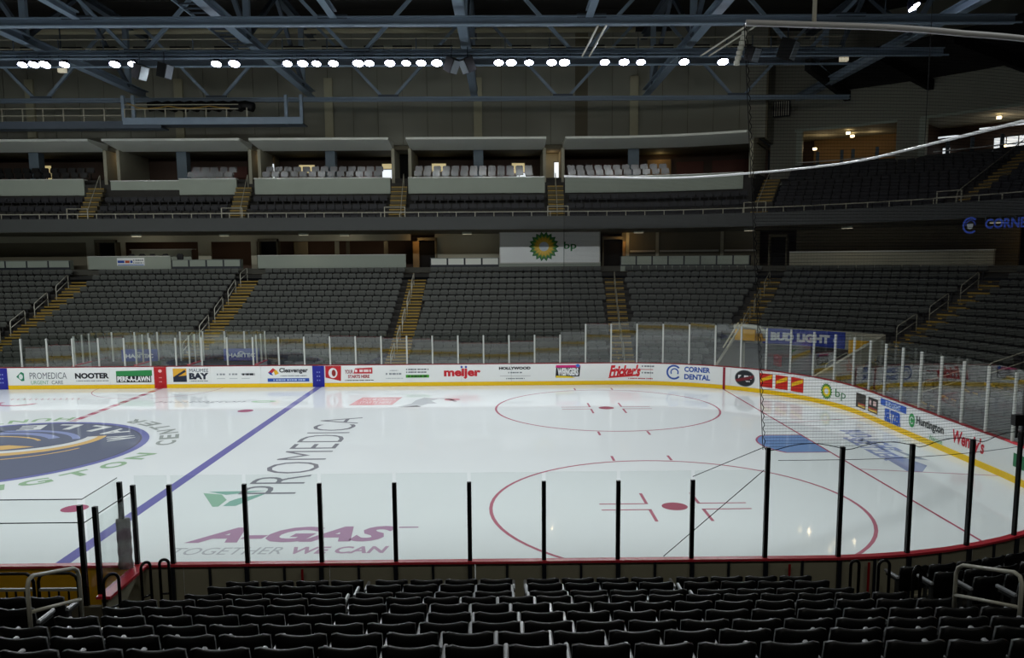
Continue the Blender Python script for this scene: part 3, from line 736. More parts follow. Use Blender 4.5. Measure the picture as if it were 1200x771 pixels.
for u0, u1 in ((29.3, 29.95), (30.1, 30.75), (30.92, 31.6)):
    f = Flat().rect(u0, u1, 0.3, 0.92, (206, 36, 24)).poly([(u0+0.04, 0.5), (u0+0.04, 0.66), (u1-0.04, 0.9), (u1-0.04, 0.72)], (244, 190, 20), 1)
    f.rect(u0+0.1, u1-0.1, 0.36, 0.42, (236, 140, 30), 1)
    for q_ in range(3): c_ = u0+0.14+(u1-u0-0.34)*q_/2; f.poly([(c_, 0.56+0.1*q_), (c_+0.1, 0.60+0.1*q_), (c_+0.1, 0.67+0.09*q_), (c_, 0.63+0.09*q_)], (170, 50, 20), 2)
    A('advert', f)
def bp_mark(f, cu, cv, r, lay=0):
    for i, (rr_, col) in enumerate(((1.0, (0, 110, 46)), (0.82, (130, 178, 40)), (0.66, (246, 214, 40)), (0.34, (226, 236, 240)))):
        n = 18
        if i < 3:
            P = []
            for k in range(2*n):
                q_ = rr_*r*(1.0 if k % 2 == 0 else 0.80); P.append((cu+q_*math.cos(PI*k/n), cv+q_*math.sin(PI*k/n)))
            f.poly(P, col, lay+i)
        else: f.ell(cu, cv, rr_*r, rr_*r, col, lay+i, 20)
f = Flat(); bp_mark(f, 32.95, 0.58, 0.36); A('advert', f.text('bp', 33.5, 34.2, 0.34, 0.78, (60, 130, 80), 0.0, layer=2))
for u0, u1 in ((34.95, 35.75), (35.95, 36.75)):
    f = Flat().rect(u0, u1, 0.3, 0.86, (30, 28, 26)).rect(u0+0.05, u1-0.05, 0.34, 0.42, (230, 190, 80), 1).rect(u0+0.05, u1-0.05, 0.44, 0.48, (200, 60, 40), 1)
    A('advert', f.dashes(u0+0.1, u1-0.1, 0.58, 0.76, (230, 200, 196), 2))
f = Flat().rect(36.95, 38.85, 0.74, 0.98, (34, 92, 196)).text('BUD LIGHT', 37.35, 38.45, 0.76, 0.94, (200, 220, 244), 0.03, layer=2)
A('advert', f.text('SELTZER', 37.3, 38.5, 0.2, 0.68, (34, 92, 196), 0.07))
f = Flat().ell(39.25, 0.6, 0.2, 0.24, (44, 160, 80)).ring(39.25, 0.6, 0.13, 0.13, 0.04, (230, 244, 234), 1, a0=30, a1=330)
A('advert', f.text('Huntington', 39.55, 41.25, 0.46, 0.82, (50, 56, 54), 0.03).text('Welcome', 40.4, 41.2, 0.2, 0.36, (60, 170, 90)))
A('advert', Flat().text("Wendy's", 41.75, 43.4, 0.3, 0.86, (206, 30, 50), 0.03, 0.1))
f = Flat().rect(44.75, 45.3, 0.45, 0.82, (20, 120, 70)).rect(46.1, 46.7, 0.3, 0.7, (20, 120, 70)).ring(45.0, 0.63, 0.07, 0.07, 0.03, (220, 236, 226), 1)
A('advert', f.ell(45.7, 0.58, 0.28, 0.36, (196, 40, 60), 1, 18).dashes(45.55, 45.85, 0.5, 0.6, (240, 240, 240), 2))

# stanchions and panes
glass_far = thing('rink_glass', 'clear glass panes in pale posts along the far boards and end', 'glass wall', (3, HW, 1.09))
glass_near = thing('rink_glass', 'clear glass panes in black posts along the near boards', 'glass wall', (16, -HW, 1.09))
LEANS = [(-20, 0.03), (-6.8, 0.034), (-3.8, 0.024), (-1.5, 0.008), (5.8, 0.006), (7.9, 0.019), (9.5, 0.021), (12.8, 0.026), (15.2, 0.034), (17.7, 0.028), (19.3, 0.016), (20.7, 0.003), (23.5, -0.012), (27, 0.004), (31, 0.012), (50, 0.012)]
def LEAN(s):                              # the flexible panes bow outwards a little, each by its own amount
    for (a, u), (b, v) in zip(LEANS, LEANS[1:]):
        if a <= s <= b: return u+(v-u)*(s-a)/(b-a)
    return 0.01
def stanchion(ss, h, m, root):
    x, y, nx, ny = rink(ss); o = 0.05
    mb = MB().box(-0.035, 0.035, -0.03, 0.03, 1.09, 1.09+h)
    ob = mb.build('post', m); ob.location = (x+nx*o, y+ny*o, 0); ob.rotation_euler = (0, 0, math.atan2(ny, nx)-PI/2)
    return at_root(ob, root)
def pane(sa, sb, h, m, root):
    a = rink(sa); b = rink(sb); o = 0.05
    p = Vector((a[0]+a[2]*o, a[1]+a[3]*o, 0)); q2 = Vector((b[0]+b[2]*o, b[1]+b[3]*o, 0)); d = q2-p; L = d.length
    mb = MB().box(-L/2+0.03, L/2-0.03, -0.006, 0.006, 0.005, h)
    ob = mb.build('glass_pane', m); ob.location = (p+q2)/2+Vector((0, 0, 1.09)); ob.rotation_euler = (-LEAN(sa) if root is glass_far else 0.0, 0, math.atan2(d.y, d.x)+random.uniform(-0.006, 0.006))
    return at_root(ob, root)
fp = [5.8+1.25*k for k in range(-22, 32)]
fp = [s for s in fp if s < SPLIT+0.6]
for i, s in enumerate(fp):
    tall = s > 20.6
    stanchion(s, 1.9 if tall else 1.38, M['post'], glass_far)
    if i+1 < len(fp): pane(s, fp[i+1], 2.0 if tall else 1.52, M['glass'], glass_far)
np_ = [S_NEAR+10.88+0.6]+[S_NEAR+10.88-1.248*k for k in range(0, 40)]
np_ = [s for s in np_ if s > fp[-1]+0.4]
for i, s in enumerate(np_):
    tall = s < S_NEAR+XC-20.6
    stanchion(s, 1.9 if tall else 1.36, M['post_black'], glass_near)  # pale metal posts coloured black for their shaded outer side
    if i+1 < len(np_): pane(np_[i+1], s, 2.0 if s < S_NEAR+XC-21.0 else 1.52, M['glass_near'], glass_near)
pane(fp[-1], np_[-1], 2.0, M['glass'], glass_near)
# ================================================================== SEATS
def curved_back(w, z0, z1, bow, th, tilt, nu=8, nv=4, rc=0.06):
    mb = MB(); F = []; B = []
    for j in range(nv+1):
        for i in range(nu+1):
            u = -1+2*i/nu; x = u*w/2
            top = z1-(rc*(max(0, (abs(u)-0.72)/0.28))**2.2)-0.022*(1-u*u)
            v = j/nv; z = z0+(top-z0)*v
            y = bow*u*u-(z-z0)*tilt
            F.append((x, y+th/2, z)); B.append((x*1.0, y-th/2, z))
    n = nu+1; N = len(F)
    vs = F+B; fs = []
    for j in range(nv):
        for i in range(nu):
            a = j*n+i; fs.append((a+1, a, a+n, a+n+1)); fs.append((N+a, N+a+1, N+a+n+1, N+a+n))
    for i in range(nu):
        t = nv*n+i; fs.append((t+1, t, N+t, N+t+1)); fs.append((i, i+1, N+i+1, N+i))
    for j in range(nv):
        a = j*n; fs.append((a, N+a, N+a+n, a+n)); a += nu; fs.append((N+a, a, a+n, N+a+n))
    return mb.add(vs, fs)
back_me = curved_back(0.462, 0.40, 0.83, 0.055, 0.045, 0.20, rc=0.035).mesh('backrest', M['seat_near'], True)
pan_me = MB().prism([(-0.2, 0.36), (0.2, 0.36), (0.2, 0.5), (0.12, 0.64), (-0.12, 0.64), (-0.2, 0.5)], 0.03, 0.09).mesh('seat_pan', M['seat_near_pan'])
mb = MB(); mb.prism([(-0.022, 0.595), (0.022, 0.595), (0.026, 0.625), (0.012, 0.64), (-0.012, 0.64), (-0.026, 0.625)], 0.0, 0.34)
arm_me = mb.mesh('armrest', M['arm'])
std_me = MB().box(-0.018, 0.018, 0.0, 0.06, 0.0, 0.6).box(-0.018, 0.018, 0.0, 0.30, 0.55, 0.6).mesh('seat_stand', M['stand'])
def near_seat(x, y, z, rz, pitch, label, group, last=False):
    t = thing('stadium_seat', label, 'seat', (x-0.10*math.sin(rz), y+0.10*math.cos(rz), z), rz, group)
    b = inst('backrest', back_me, t); b.scale = ((pitch-0.045)/0.462, 1, 1)
    inst('seat_pan', pan_me, t)
    inst('armrest', arm_me, t, (-pitch/2, 0, 0)); inst('seat_stand', std_me, t, (-pitch/2, 0, 0))
    if last: inst('armrest', arm_me, t, (pitch/2, 0, 0)); inst('seat_stand', std_me, t, (pitch/2, 0, 0))
    return t
# near stand: nine rows, row by row: y of the backs, height of their tops, [(x of first edge, count, pitch)]
NEAR = [
    ('the row nearest the camera', -19.65, 2.90, [(12.50, 17, 0.539)]),
    ('the second row from the camera', -18.95, 2.68, [(12.01, 19, 0.523)]),
    ('the third row from the camera', -18.25, 2.45, [(11.59, 20, 0.539)]),
    ('the fourth row from the camera', -17.45, 2.19, [(11.70, 21, 0.526)]),
    ('the fifth row from the camera', -16.65, 1.94, [(11.83, 21, 0.504)]),
    ('the sixth row from the camera', -15.85, 1.68, [(11.67, 21, 0.503)]),
    ('the third row from the ice', -15.10, 1.43, [(12.20, 4, 0.57), (14.64, 4, 0.57), (17.14, 4, 0.575), (19.55, 4, 0.575)]),
    ('the second row from the ice', -14.40, 1.25, [(12.26, 4, 0.56), (14.67, 4, 0.56), (17.13, 4, 0.567), (19.52, 4, 0.567)]),
    ('the front row by the boards', -13.75, 1.06, [(12.31, 4, 0.56), (14.70, 4, 0.56), (17.13, 4, 0.56), (19.54, 4, 0.557)]),
]
for rn, y, zt, blocks in NEAR:
    c = 0
    for x0, n_, p in blocks:
        for i in range(n_):
            c += 1
            near_seat(x0+p*(i+0.5), y, zt-0.83, 0, p, 'black seat seen from behind, %s from the left in %s' % (nth(c), rn), 'black seats in the near stand', i == n_-1)
# near tiers
prev = 0.10
edges = [-15.62, -14.92, -14.22]
mb = MB()
yb = [r[1] for r in NEAR]; zb = [r[2]-0.83 for r in NEAR]
for i in range(9):
    y0 = yb[i]-0.10 if i < 8 else yb[i]-0.10
    y1 = (yb[i+1]-0.10) if i < 8 else -13.25
    yA = yb[i]-0.10
    if i == 0: yA = -21.5
    mb.box(2.0, 22.4, yA, y1 if i < 8 else -13.35, -0.2, zb[i])
tag(mb.build('seating_tier', M['conc_dark']), 'dark concrete tiers of the near stand', kind='structure')
tag(box('floor_walkway', 10.8, 24, -13.4, -12.95-0.1, -0.2, 0.1, M['conc']), kind='structure')
# seats left of the left aisle, behind the bench
for rn, y, zt, xs in (('upper', -16.65, 1.94, (10.78, 10.27)), ('lower', -15.85, 1.74, (10.69, 10.18, 9.67))):
    for j, x in enumerate(xs):
        near_seat(x, y, zt-0.83, 0, 0.51, 'black seat behind the team bench, %s row, %s from the aisle handrail' % (rn, nth(j+1)), 'black seats behind the team bench', j == 0)
# seats of the curved corner section right of the right aisle
cr_rows = [('front row', 9.35, 1.14, 5.8), ('second row', 10.05, 1.32, 6.4), ('third row', 10.75, 1.52, 7.0), ('fourth row', 11.5, 1.74, 7.3), ('fifth row', 12.3, 1.98, 7.4)]
for rn, r, zt, a0 in cr_rows:
    da = math.degrees(0.53/r)
    for j in range(5 if r < 11 else 4):
        a = math.radians(a0+da*(j+0.5)+1.2)
        near_seat(XC+r*math.sin(a), -YC-r*math.cos(a), zt-0.83, a, 0.53, 'black seat in the near right corner, %s, %s from the aisle' % (rn, nth(j+1)), 'black seats in the near right corner', False)
for i, (rn, r, zt, a0) in enumerate(cr_rows):
    mb = MB(); r2 = r+0.72 if i < 4 else 14.5; n_ = 12; vs = []; fs = []
    rin = r-0.62
    for k in range(n_+1):
        a = math.radians(4.0+60*k/n_)
        for rr_, z in ((rin, -0.2), (r2, -0.2), (r2, zt-0.83), (rin, zt-0.83)): vs.append((XC+rr_*math.sin(a), -YC-rr_*math.cos(a), z))
    for k in range(n_):
        for q_ in range(4): fs.append((k*4+q_, k*4+(q_+1) % 4, (k+1)*4+(q_+1) % 4, (k+1)*4+q_))
    fs += [(3, 2, 1, 0), (n_*4, n_*4+1, n_*4+2, n_*4+3)]
    mb.add(vs, fs); tag(mb.build('seating_tier', M['conc_dark']), kind='structure')

# far stand seats
fb_me = MB().prism([(-0.235, 0.545), (0.235, 0.545), (0.246, 0.7), (0.236, 0.785), (0.185, 0.83), (-0.185, 0.83), (-0.236, 0.785), (-0.246, 0.7)], -0.03, 0.03)
fp_me = MB().prism([(-0.225, 0.555), (0.225, 0.555), (0.225, 0.68), (0.16, 0.74), (-0.16, 0.74), (-0.225, 0.68)], 0.035, 0.10)
fl_me = MB().box(-0.263, -0.243, -0.03, 0.16, 0.54, 0.585).box(-0.03, 0.03, -0.03, 0.05, 0.0, 0.56).box(-0.245, 0.245, -0.02, 0.03, 0.50, 0.55)
back_f = fb_me.mesh('backrest', M['seat_far']); pan_f = fp_me.mesh('seat_pan', M['seat_far_pan']); leg_f = fl_me.mesh('pedestal', M['seat_leg'])
CAMP = Vector((16.817, -26.046, 6.124))
SECT = [  # name, left boundary, right boundary, first row, margins
    ('leftmost section', ('x', -21.5), ('x', -11.1), 0),
    ('section left of the penalty stair', ('x', -11.1), ('x', 0.0), 0),
    ('section right of the penalty stair', ('x', 0.0), ('x', 11.08), 0),
    ('section under the sunburst sign', ('x', 11.08), ('a', 5.0), 0),
    ('section beside the tunnel', ('a', 5.0), ('a', 30.0), 0),
    ('section above the blue banner', ('a', 30.0), ('a', 61.0), 6),
    ('corner section past the blue banner', ('a', 61.0), ('a', 91.0), 0),
    ('end section at the right edge', ('a', 91.0), ('a', 112.0), 0),
]
allseats = []
for sn, b0, b1, k0 in SECT:
    for k in range(k0, NROW):
        r = R0+TREAD*k
        t0 = bt(b0, r)+(0.64 if b0 != ('x', -21.5) else 0); t1 = bt(b1, r)-0.64
        n_ = int((t1-t0)/0.52)
        off = ((t1-t0)-n_*0.52)/2
        for i in range(n_):
            t = t0+off+0.52*(i+0.5)
            x, y, nx, ny = bowl(t, r)
            if k < 2 and -4.9 < x < 5.3: continue
            if sn == 'section beside the tunnel' and k < 4 and x > 27.2: continue
            rz = math.atan2(-ny, -nx)-PI/2
            pos = Vector((x, y, FZ[k]))
            d = pos-CAMP; depth = d.dot(_fw); px = 600+940.16*d.dot(_r2)/depth
            vis = 2 < px < 1198 and not (k < 2 and x < 5.4)
            allseats.append((depth if vis else 1e3+depth, sn, k, i, pos, rz, n_))
order = sorted(range(len(allseats)), key=lambda q_: allseats[q_][0])
solo = set(order[:300])
rest = MB()
for q_, (dp, sn, k, i, pos, rz, n_) in enumerate(allseats):
    if q_ in solo:
        t = thing('arena_seat', 'grey folding seat, %s, %s row up, %s from its left' % (sn, nth(k+1), nth(i+1)), 'seat', pos, rz, 'grey seats of the far stand')
        inst('backrest', back_f, t); inst('seat_pan', pan_f, t); inst('pedestal', leg_f, t)
    else:
        c_, s_ = math.cos(rz), math.sin(rz)
        for ci, part in enumerate((fb_me, fp_me, fl_me)):
            rest.cur = ci
            rest.add([(pos.x+x*c_-y*s_, pos.y+x*s_+y*c_, pos.z+z) for x, y, z in part.v], part.f)
tag(rest.build('arena_seats', [M['seat_far'], M['seat_far_pan'], M['seat_leg']]), 'grey folding seats filling the rest of the far lower stand', 'seats', kind='stuff')

# upper deck seats (dark): individuals, shared mesh, the farther ones joined
mb = MB()
mb.cur = 0; mb.add(fb_me.v, fb_me.f); mb.add(fp_me.v, fp_me.f); mb.add(fl_me.v, fl_me.f)
up_me = mb.mesh('upper_seat', M['seat_up'])
UST = [('x', -9.05), ('x', 0.3), ('x', 10.2), ('x', 20.16), ('a', 29.0), ('a', 60.0), ('a', 84.0)]
usec = [('leftmost upper bay', ('x', -21.5), UST[0]), ('second upper bay', UST[0], UST[1]), ('third upper bay', UST[1], UST[2]), ('fourth upper bay', UST[2], UST[3]),
        ('fifth upper bay', UST[3], UST[4]), ('upper corner section', UST[4], UST[5]), ('upper end section', UST[5], UST[6])]
ups = []
for sn, b0, b1 in usec:
    corner = 'bay' not in sn
    rs, zs = (CR, CZ) if corner else (UR, UZ)
    for k, r in enumerate(rs):
        t0 = bt(b0, r)+0.62; t1 = bt(b1, r)-0.62; n_ = int((t1-t0)/0.53)
        for i in range(n_):
            t = t0+0.53*(i+0.5)+((t1-t0)-n_*0.53)/2
            x, y, nx, ny = bowl(t, r); pos = Vector((x, y, zs[k])); d = pos-CAMP; dp = d.dot(_fw); px = 600+940.16*d.dot(_r2)/dp
            ups.append((dp if 2 < px < 1198 else 1e3+dp, sn, k, i, pos, math.atan2(-ny, -nx)-PI/2))
order = sorted(range(len(ups)), key=lambda q_: ups[q_][0]); solo = set(order[:300])
rest = MB()
for q_, (dp, sn, k, i, pos, rz) in enumerate(ups):
    if q_ in solo:
        tag(inst('upper_deck_chair', up_me, None, pos, (0, 0, rz)), 'dark upper deck seat, %s, %s row up, %s from its left' % (sn, nth(k+1), nth(i+1)), 'seat', 'dark seats of the upper deck')
    else:
        c_, s_ = math.cos(rz), math.sin(rz)
        for part in (fb_me, fp_me, fl_me): rest.add([(pos.x+x*c_-y*s_, pos.y+x*s_+y*c_, pos.z+z) for x, y, z in part.v], part.f)
tag(rest.build('upper_deck_chairs', M['seat_up']), 'dark seats filling the rest of the upper deck', 'seats', kind='stuff')
# suite seats: two rows behind each ledge
mb = MB(); mb.add(fb_me.v, fb_me.f); mb.add(fp_me.v, fp_me.f); mb.add(fl_me.v, fl_me.f); su_me = mb.mesh('suite_seat', M['seat_suite'])
for bi, (a, b, bn) in enumerate(((-19.5, -9.9, 'leftmost suite'), (-3.6, -0.4, 'second suite'), (1.2, 9.4, 'third suite'), (11.0, 19.3, 'fourth suite'), (21.0, 27.8, 'fifth suite'))):
    for k, (r, z) in enumerate(((22.75, 11.08), (23.62, 11.48))):
        n_ = int((b-a)/0.6)
        for i in range(n_):
            x = a+0.6*(i+0.5)
            if k == 1 and (abs((x+14.1+400) % 9.85-0) < 0.0): continue
            xx, y, nx, ny = bowl(x, r)
            tag(inst('suite_chair', su_me, None, (xx, y, z-0.02), (0, 0, math.atan2(-ny, -nx)-PI/2)), 'dark padded suite chair, %s, %s row, %s from its left' % (bn, ['front', 'back'][k], nth(i+1)), 'seat', 'padded chairs in the suites')

# ================================================================== STAIRS AND HANDRAILS
def put(fn, b, r):
    t = bt(b, r); x, y, nx, ny = bowl(t, r); return x, y, math.atan2(-ny, -nx)-PI/2
step_me = MB().box(-0.6, 0.6, -0.43, 0.0, -0.30, 0.0).mesh('step', M['step'])
nose_me = MB().box(-0.59, 0.59, -0.006, 0.004, -0.07, 0.004).add([(-0.59, -0.10, 0.004), (0.59, -0.10, 0.004), (0.59, 0.004, 0.004), (-0.59, 0.004, 0.004)], [(0, 1, 2, 3)]).mesh('nosing', M['nosing'])
stairs = [('a0', ('x', -11.1), 0, 'yellow edged stair at the far left of the lower stand'), ('a1', ('x', 0.0), 2, 'yellow edged stair behind the penalty boxes'),
          ('a2', ('x', 11.08), 0, 'yellow edged stair left of the sunburst sign'), ('a3', ('a', 5.0), 0, 'yellow edged stair right of the sunburst sign'),
          ('a4', ('a', 30.0), 6, 'yellow edged stair left of the blue banner section'), ('a5', ('a', 61.0), 0, 'yellow edged stair right of the blue banner section'),
          ('a6', ('a', 91.0), 0, 'yellow edged stair at the right edge behind the end glass')]
def handrail(name, pts_lo, label, post_h=0.92, m='rail', grp=None, mid=True):
    # pts_lo: two floor points (world); inverted-U handrail with a mid rail
    p, q_ = Vector(pts_lo[0]), Vector(pts_lo[1]); up = Vector((0, 0, post_h)); d = (q_-p); dn = d.normalized()
    c = (p+q_)/2
    t = thing(name, label, 'handrail', tuple(p), 0, grp)
    R = 0.024
    k_ = min(0.12, d.length*0.2)
    top = [p-p, up-Vector((0, 0, k_)), up-Vector((0, 0, k_*0.3))+dn*k_*0.3, up+dn*k_]
    top += [d+up-dn*k_, d+up-Vector((0, 0, k_*0.3))-dn*k_*0.3, d+up-Vector((0, 0, k_)), d]
    MB().tube(top, R, 8).build('top_rail', M[m], t, True)
    if mid: MB().tube([up*0.55, d+up*0.55], R*0.9, 8).build('mid_rail', M[m], t, True)
    return t
for nm, b, k0, lab in stairs:
    x, y, rz = put(0, b, R0+TREAD*k0)
    t = thing('aisle_stair', lab, 'stairs', (x, y, 0), 0)
    kr = range(k0, NROW)
    for k in kr:
        for h in (0, 1):
            r = R0+TREAD*k-0.745-(0.0 if h == 0 else 0.40)
            if h == 1 and k == k0: continue
            z = FZ[k]+0.004 if h == 0 else (FZ[k]+FZ[k-1])/2
            xx, yy, rz = put(0, b, r)
            o = inst('step', step_me, t, (xx-x, yy-y, z), (0, 0, rz)); inst('nosing', nose_me, o)
    # handrails every four rows
    j = 0
    for k in range(k0+1, NROW-1, 3):
        side = {'a0': -0.5, 'a1': -0.45, 'a2': -0.15, 'a3': 0.0, 'a4': 0.0, 'a5': -0.45, 'a6': -0.4}[nm]
        P = []
        for kk in (k-0.35, min(k+1.45, NROW-0.6)):
            r = R0+TREAD*kk; tt = bt(b, r)+side; xx, yy, nx, ny = bowl(tt, r)
            ki = int(max(0, math.floor(kk+0.85))); P.append((xx, yy, FZ[min(ki, NROW-1)]))
        j += 1
        handrail('handrail', P, 'pale stair rail, %s up %s' % (nth(j), lab.replace('yellow edged stair', 'the stair')), 0.88, 'rail' if b[0] == 'x' else 'rail_dim', 'handrails of the lower stand')
ustep_me = MB().box(-0.5, 0.5, -0.3, 0.0, -0.25, 0.0).mesh('step', M['step'])
unose_me = MB().box(-0.5, 0.5, -0.005, 0.004, -0.05, 0.004).mesh('nosing', M['nosing'])
for i, b in enumerate(UST[:6]):
    ln = ['left of the second upper bay', 'left of the third upper bay', 'left of the fourth upper bay', 'right of the fourth upper bay', 'at the start of the upper corner', 'inside the upper corner'][i]
    x, y, rz = put(0, b, 19.6)
    t = thing('upper_stair', 'narrow upper deck stair with yellowish edges, '+ln, 'stairs', (x, y, 8.2))
    n_ = 9 if i < 4 else (12 if i == 4 else 18)
    run = 0.255 if i < 4 else (0.40 if i == 4 else 0.42); rise = 0.30 if i < 4 else (0.24 if i == 4 else 0.21)
    for k in range(n_):
        r = 19.75+run*k; xx, yy, rz = put(0, b, r)
        o = inst('step', ustep_me, t, (xx-x, yy-y, 8.4+rise*k-8.2), (0, 0, rz)); inst('nosing', unose_me, o)
    P = []
    for r, z in ((20.0, 8.5), (19.75+run*(n_-1), 8.4+rise*(n_-1))):
        tt = bt(b, r)+(0.3 if i < 3 else 0); xx, yy, nx, ny = bowl(tt, r); P.append((xx, yy, z))
    handrail('handrail', P, 'pale stair rail on the upper stair '+ln, 0.85, 'rail_dim', 'handrails of the upper deck', False)
    # taller guard at the foot of the stair
    gd = thing('stair_guard', 'short pale guard railing at the deck edge, '+ln, 'railing', (x, y, 8.76), 0, 'guards at the feet of the upper stairs')
    for tt in (-0.62, 0.62):
        xx, yy, nx, ny = bowl(bt(b, 19.32)+tt, 19.32); MB().box(-0.025, 0.025, -0.025, 0.025, 0, 0.62).build('post', M['rail_dim'], gd).location = (xx-x, yy-y, 0)
    Pq = [bowl(bt(b, 19.32)+tt, 19.32) for tt in (-0.62, 0.62)]
    for z in (0.6, 0.3): MB().tube([(q_[0]-x, q_[1]-y, z) for q_ in Pq], 0.024, 6).build('rail', M['rail_dim'], gd)
# railing along the upper deck edge
rl = thing('deck_railing', 'thin grey railing along the upper deck edge', 'railing', (3, YC+19.3, 8.76))
for z in (9.04,):
    pts_ = [bowl(LX+i*(XC-LX)/6, 19.32)[:2]+(z,) for i in range(7)]+[bowl(XC+19.32*math.radians(a), 19.32)[:2]+(z,) for a in range(3, 91, 3)]
    at_root(MB().tube(pts_, 0.028, 6).build('rail', M['rail_dim']), rl)
pm_ = MB().box(-0.02, 0.02, -0.02, 0.02, 8.76, 9.03).mesh('post', M['rail_dim'])
t = LX
while t < XC+19.32*math.radians(90):
    x, y, nx, ny = bowl(t, 19.32); at_root(inst('post', pm_, None, (x, y, 0)), rl); t += 1.15

# ================================================================== NEAR SIDE FITTINGS
handrail('aisle_handrail', [(11.62, -17.65, 1.85), (11.62, -16.62, 1.55)], 'tall pale tubular handrail at the left end of the near seats', 0.9, 'rail')
handrail('aisle_handrail', [(22.30, -16.72, 1.55), (22.42, -17.75, 1.85)], 'tall pale tubular handrail at the right end of the near seats', 0.86, 'rail')
def hoop(x0, y0, x1, y1, z0, h, lab):
    t = thing('hoop_rail', lab, 'handrail', (x0, y0, z0)); d = Vector((x1-x0, y1-y0, 0)); L = d.length; n_ = 8
    pts_ = [Vector((0, 0, 0))]+[d*0.5+d*(-0.5*math.cos(PI*i/n_))+Vector((0, 0, h-L/2+L/2*math.sin(PI*i/n_))) for i in range(n_+1)]+[d]
    MB().tube(pts_, 0.024, 8).build('hoop', M['post_black'], t, True)
    MB().tube([Vector((0, 0, h*0.5)), d+Vector((0, 0, h*0.5))], 0.018, 6).build('cross_bar', M['post_black'], t, True)
hoop(10.93, -14.75, 11.06, -14.55, 0.55, 1.02, 'black hoop rail beside the red bench cap')
hoop(11.02, -13.75, 11.10, -13.6, 0.25, 1.12, 'black hoop rail where the bench wall meets the boards')
hoop(11.26, -13.62, 11.40, -13.6, 0.25, 1.14, 'black hoop rail right of the bench by the boards')
hoop(22.22, -14.02, 22.36, -14.0, 0.25, 1.16, 'black hoop rail, left of the pair at the right aisle')
hoop(22.66, -14.02, 22.84, -14.0, 0.25, 1.16, 'black hoop rail, right of the pair at the right aisle')
hoop(22.80, -14.80, 22.96, -14.7, 0.55, 1.05, 'black hoop rail standing among the near right corner seats')
# bench enclosure
bw = thing('bench_wall', 'beige side wall of the team bench under a red cap', 'wall', (10.68, -13.6, 0))
at_root(box('side_panel', 10.64, 10.74, -14.28, -13.06, 0.1, 1.04, M['back']), bw)
at_root(box('cap_rail', 10.58, 10.80, -14.32, -13.04, 1.04, 1.085, M['cap']), bw)
at_root(box('back_panel', 2.0, 10.64, -14.32, -14.24, 0.1, 0.92, M['beige_dk']), bw)
bgz = thing('bench_glass', 'clear glass around the back and side of the team bench', 'glass wall', (10.5, -14.2, 1.0))
for (x, y, z0, z1) in ((10.40, -14.25, 0.3, 2.5), (10.60, -14.2, 1.085, 2.46), (10.50, -13.2, 1.9, 2.56), (2.6, -14.25, 0.3, 2.5), (6.5, -14.25, 0.3, 2.5)):
    at_root(MB().box(x-0.035, x+0.035, y-0.03, y+0.03, z0, z1).build('post', M['post_black']), bgz)
at_root(box('glass_pane', 10.46, 10.472, -14.2, -13.2, 1.09, 2.62, M['glass_near']), bgz)
at_root(box('glass_pane', 10.63, 10.642, -14.16, -13.1, 1.09, 2.3, M['glass_near']), bgz)
at_root(box('glass_pane', 6.55, 10.36, -14.256, -14.244, 0.95, 2.58, M['glass_near']), bgz)
at_root(box('glass_pane', 2.65, 6.45, -14.256, -14.244, 0.95, 2.58, M['glass_near']), bgz)
mb = MB().tube([(2.6, -14.25, 2.59), (10.44, -14.25, 2.59), (10.466, -13.2, 2.63)], 0.008, 6); at_root(mb.build('glass_edge', M['steel_dark']), bgz)
mb = MB().tube([(2.6, -14.23, 2.22), (10.44, -14.23, 2.22), (10.636, -13.1, 2.36)], 0.009, 6); at_root(mb.build('support_wire', M['steel_dark']), bgz)
tag(box('floor_bench', 2.0, 10.64, -14.25, -13.05, -0.1, 0.35, M['conc']), kind='structure')
mb = MB()
for i in range(12):
    a0 = 2*PI*i/12
pts_ = []
n_ = 24
for j in range(13):
    z = 1.10+0.84*j/12
    for k in range(n_):
        a = 2*PI*k/n_; r_ = 0.105+0.010*math.cos(12*a)+0.012*math.sin(j*1.9)*(1 if j < 4 else 0.3); pts_.append((r_*math.cos(a), r_*0.8*math.sin(a), z))
fs = [(j*n_+k, j*n_+(k+1) % n_, (j+1)*n_+(k+1) % n_, (j+1)*n_+k) for j in range(12) for k in range(n_)]+[tuple(12*n_+k for k in range(n_)), tuple(range(n_-1, -1, -1))]
o = mb.add(pts_, fs).build('post_padding', M['steelmesh'], None, True); o.location = (10.52, -13.2, 0)
tag(o, 'grey ribbed padding wrapped round the corner glass post of the bench', 'padding')
for i, (xa, xb, lab) in enumerate(((6.4, 9.98, 'left of two'), (10.05, 10.62, 'right of two'))):
    t = thing('bench_railing', 'black baluster railing behind the team bench, '+lab, 'railing', (xa, -14.85, 0.55)); L = xb-xa
    MB().tube([(0, 0, 0), (0, 0, 1.0), (0.03, 0, 1.08), (0.1, 0, 1.12), (L-0.1, 0, 1.12), (L-0.03, 0, 1.08), (L, 0, 1.0), (L, 0, 0)], 0.024, 8).build('frame', M['post_black'], t, True)
    MB().box(0, L, -0.02, 0.02, 0.86, 0.90).build('grey_bar', M['rail_dim'], t)
    n_ = max(2, int(L/0.13)); bm_ = MB().box(-0.011, 0.011, -0.011, 0.011, 0.0, 0.86).mesh('baluster', M['post_black'])
    for k in range(1, n_): inst('baluster', bm_, t, (L*k/n_, 0, 0))
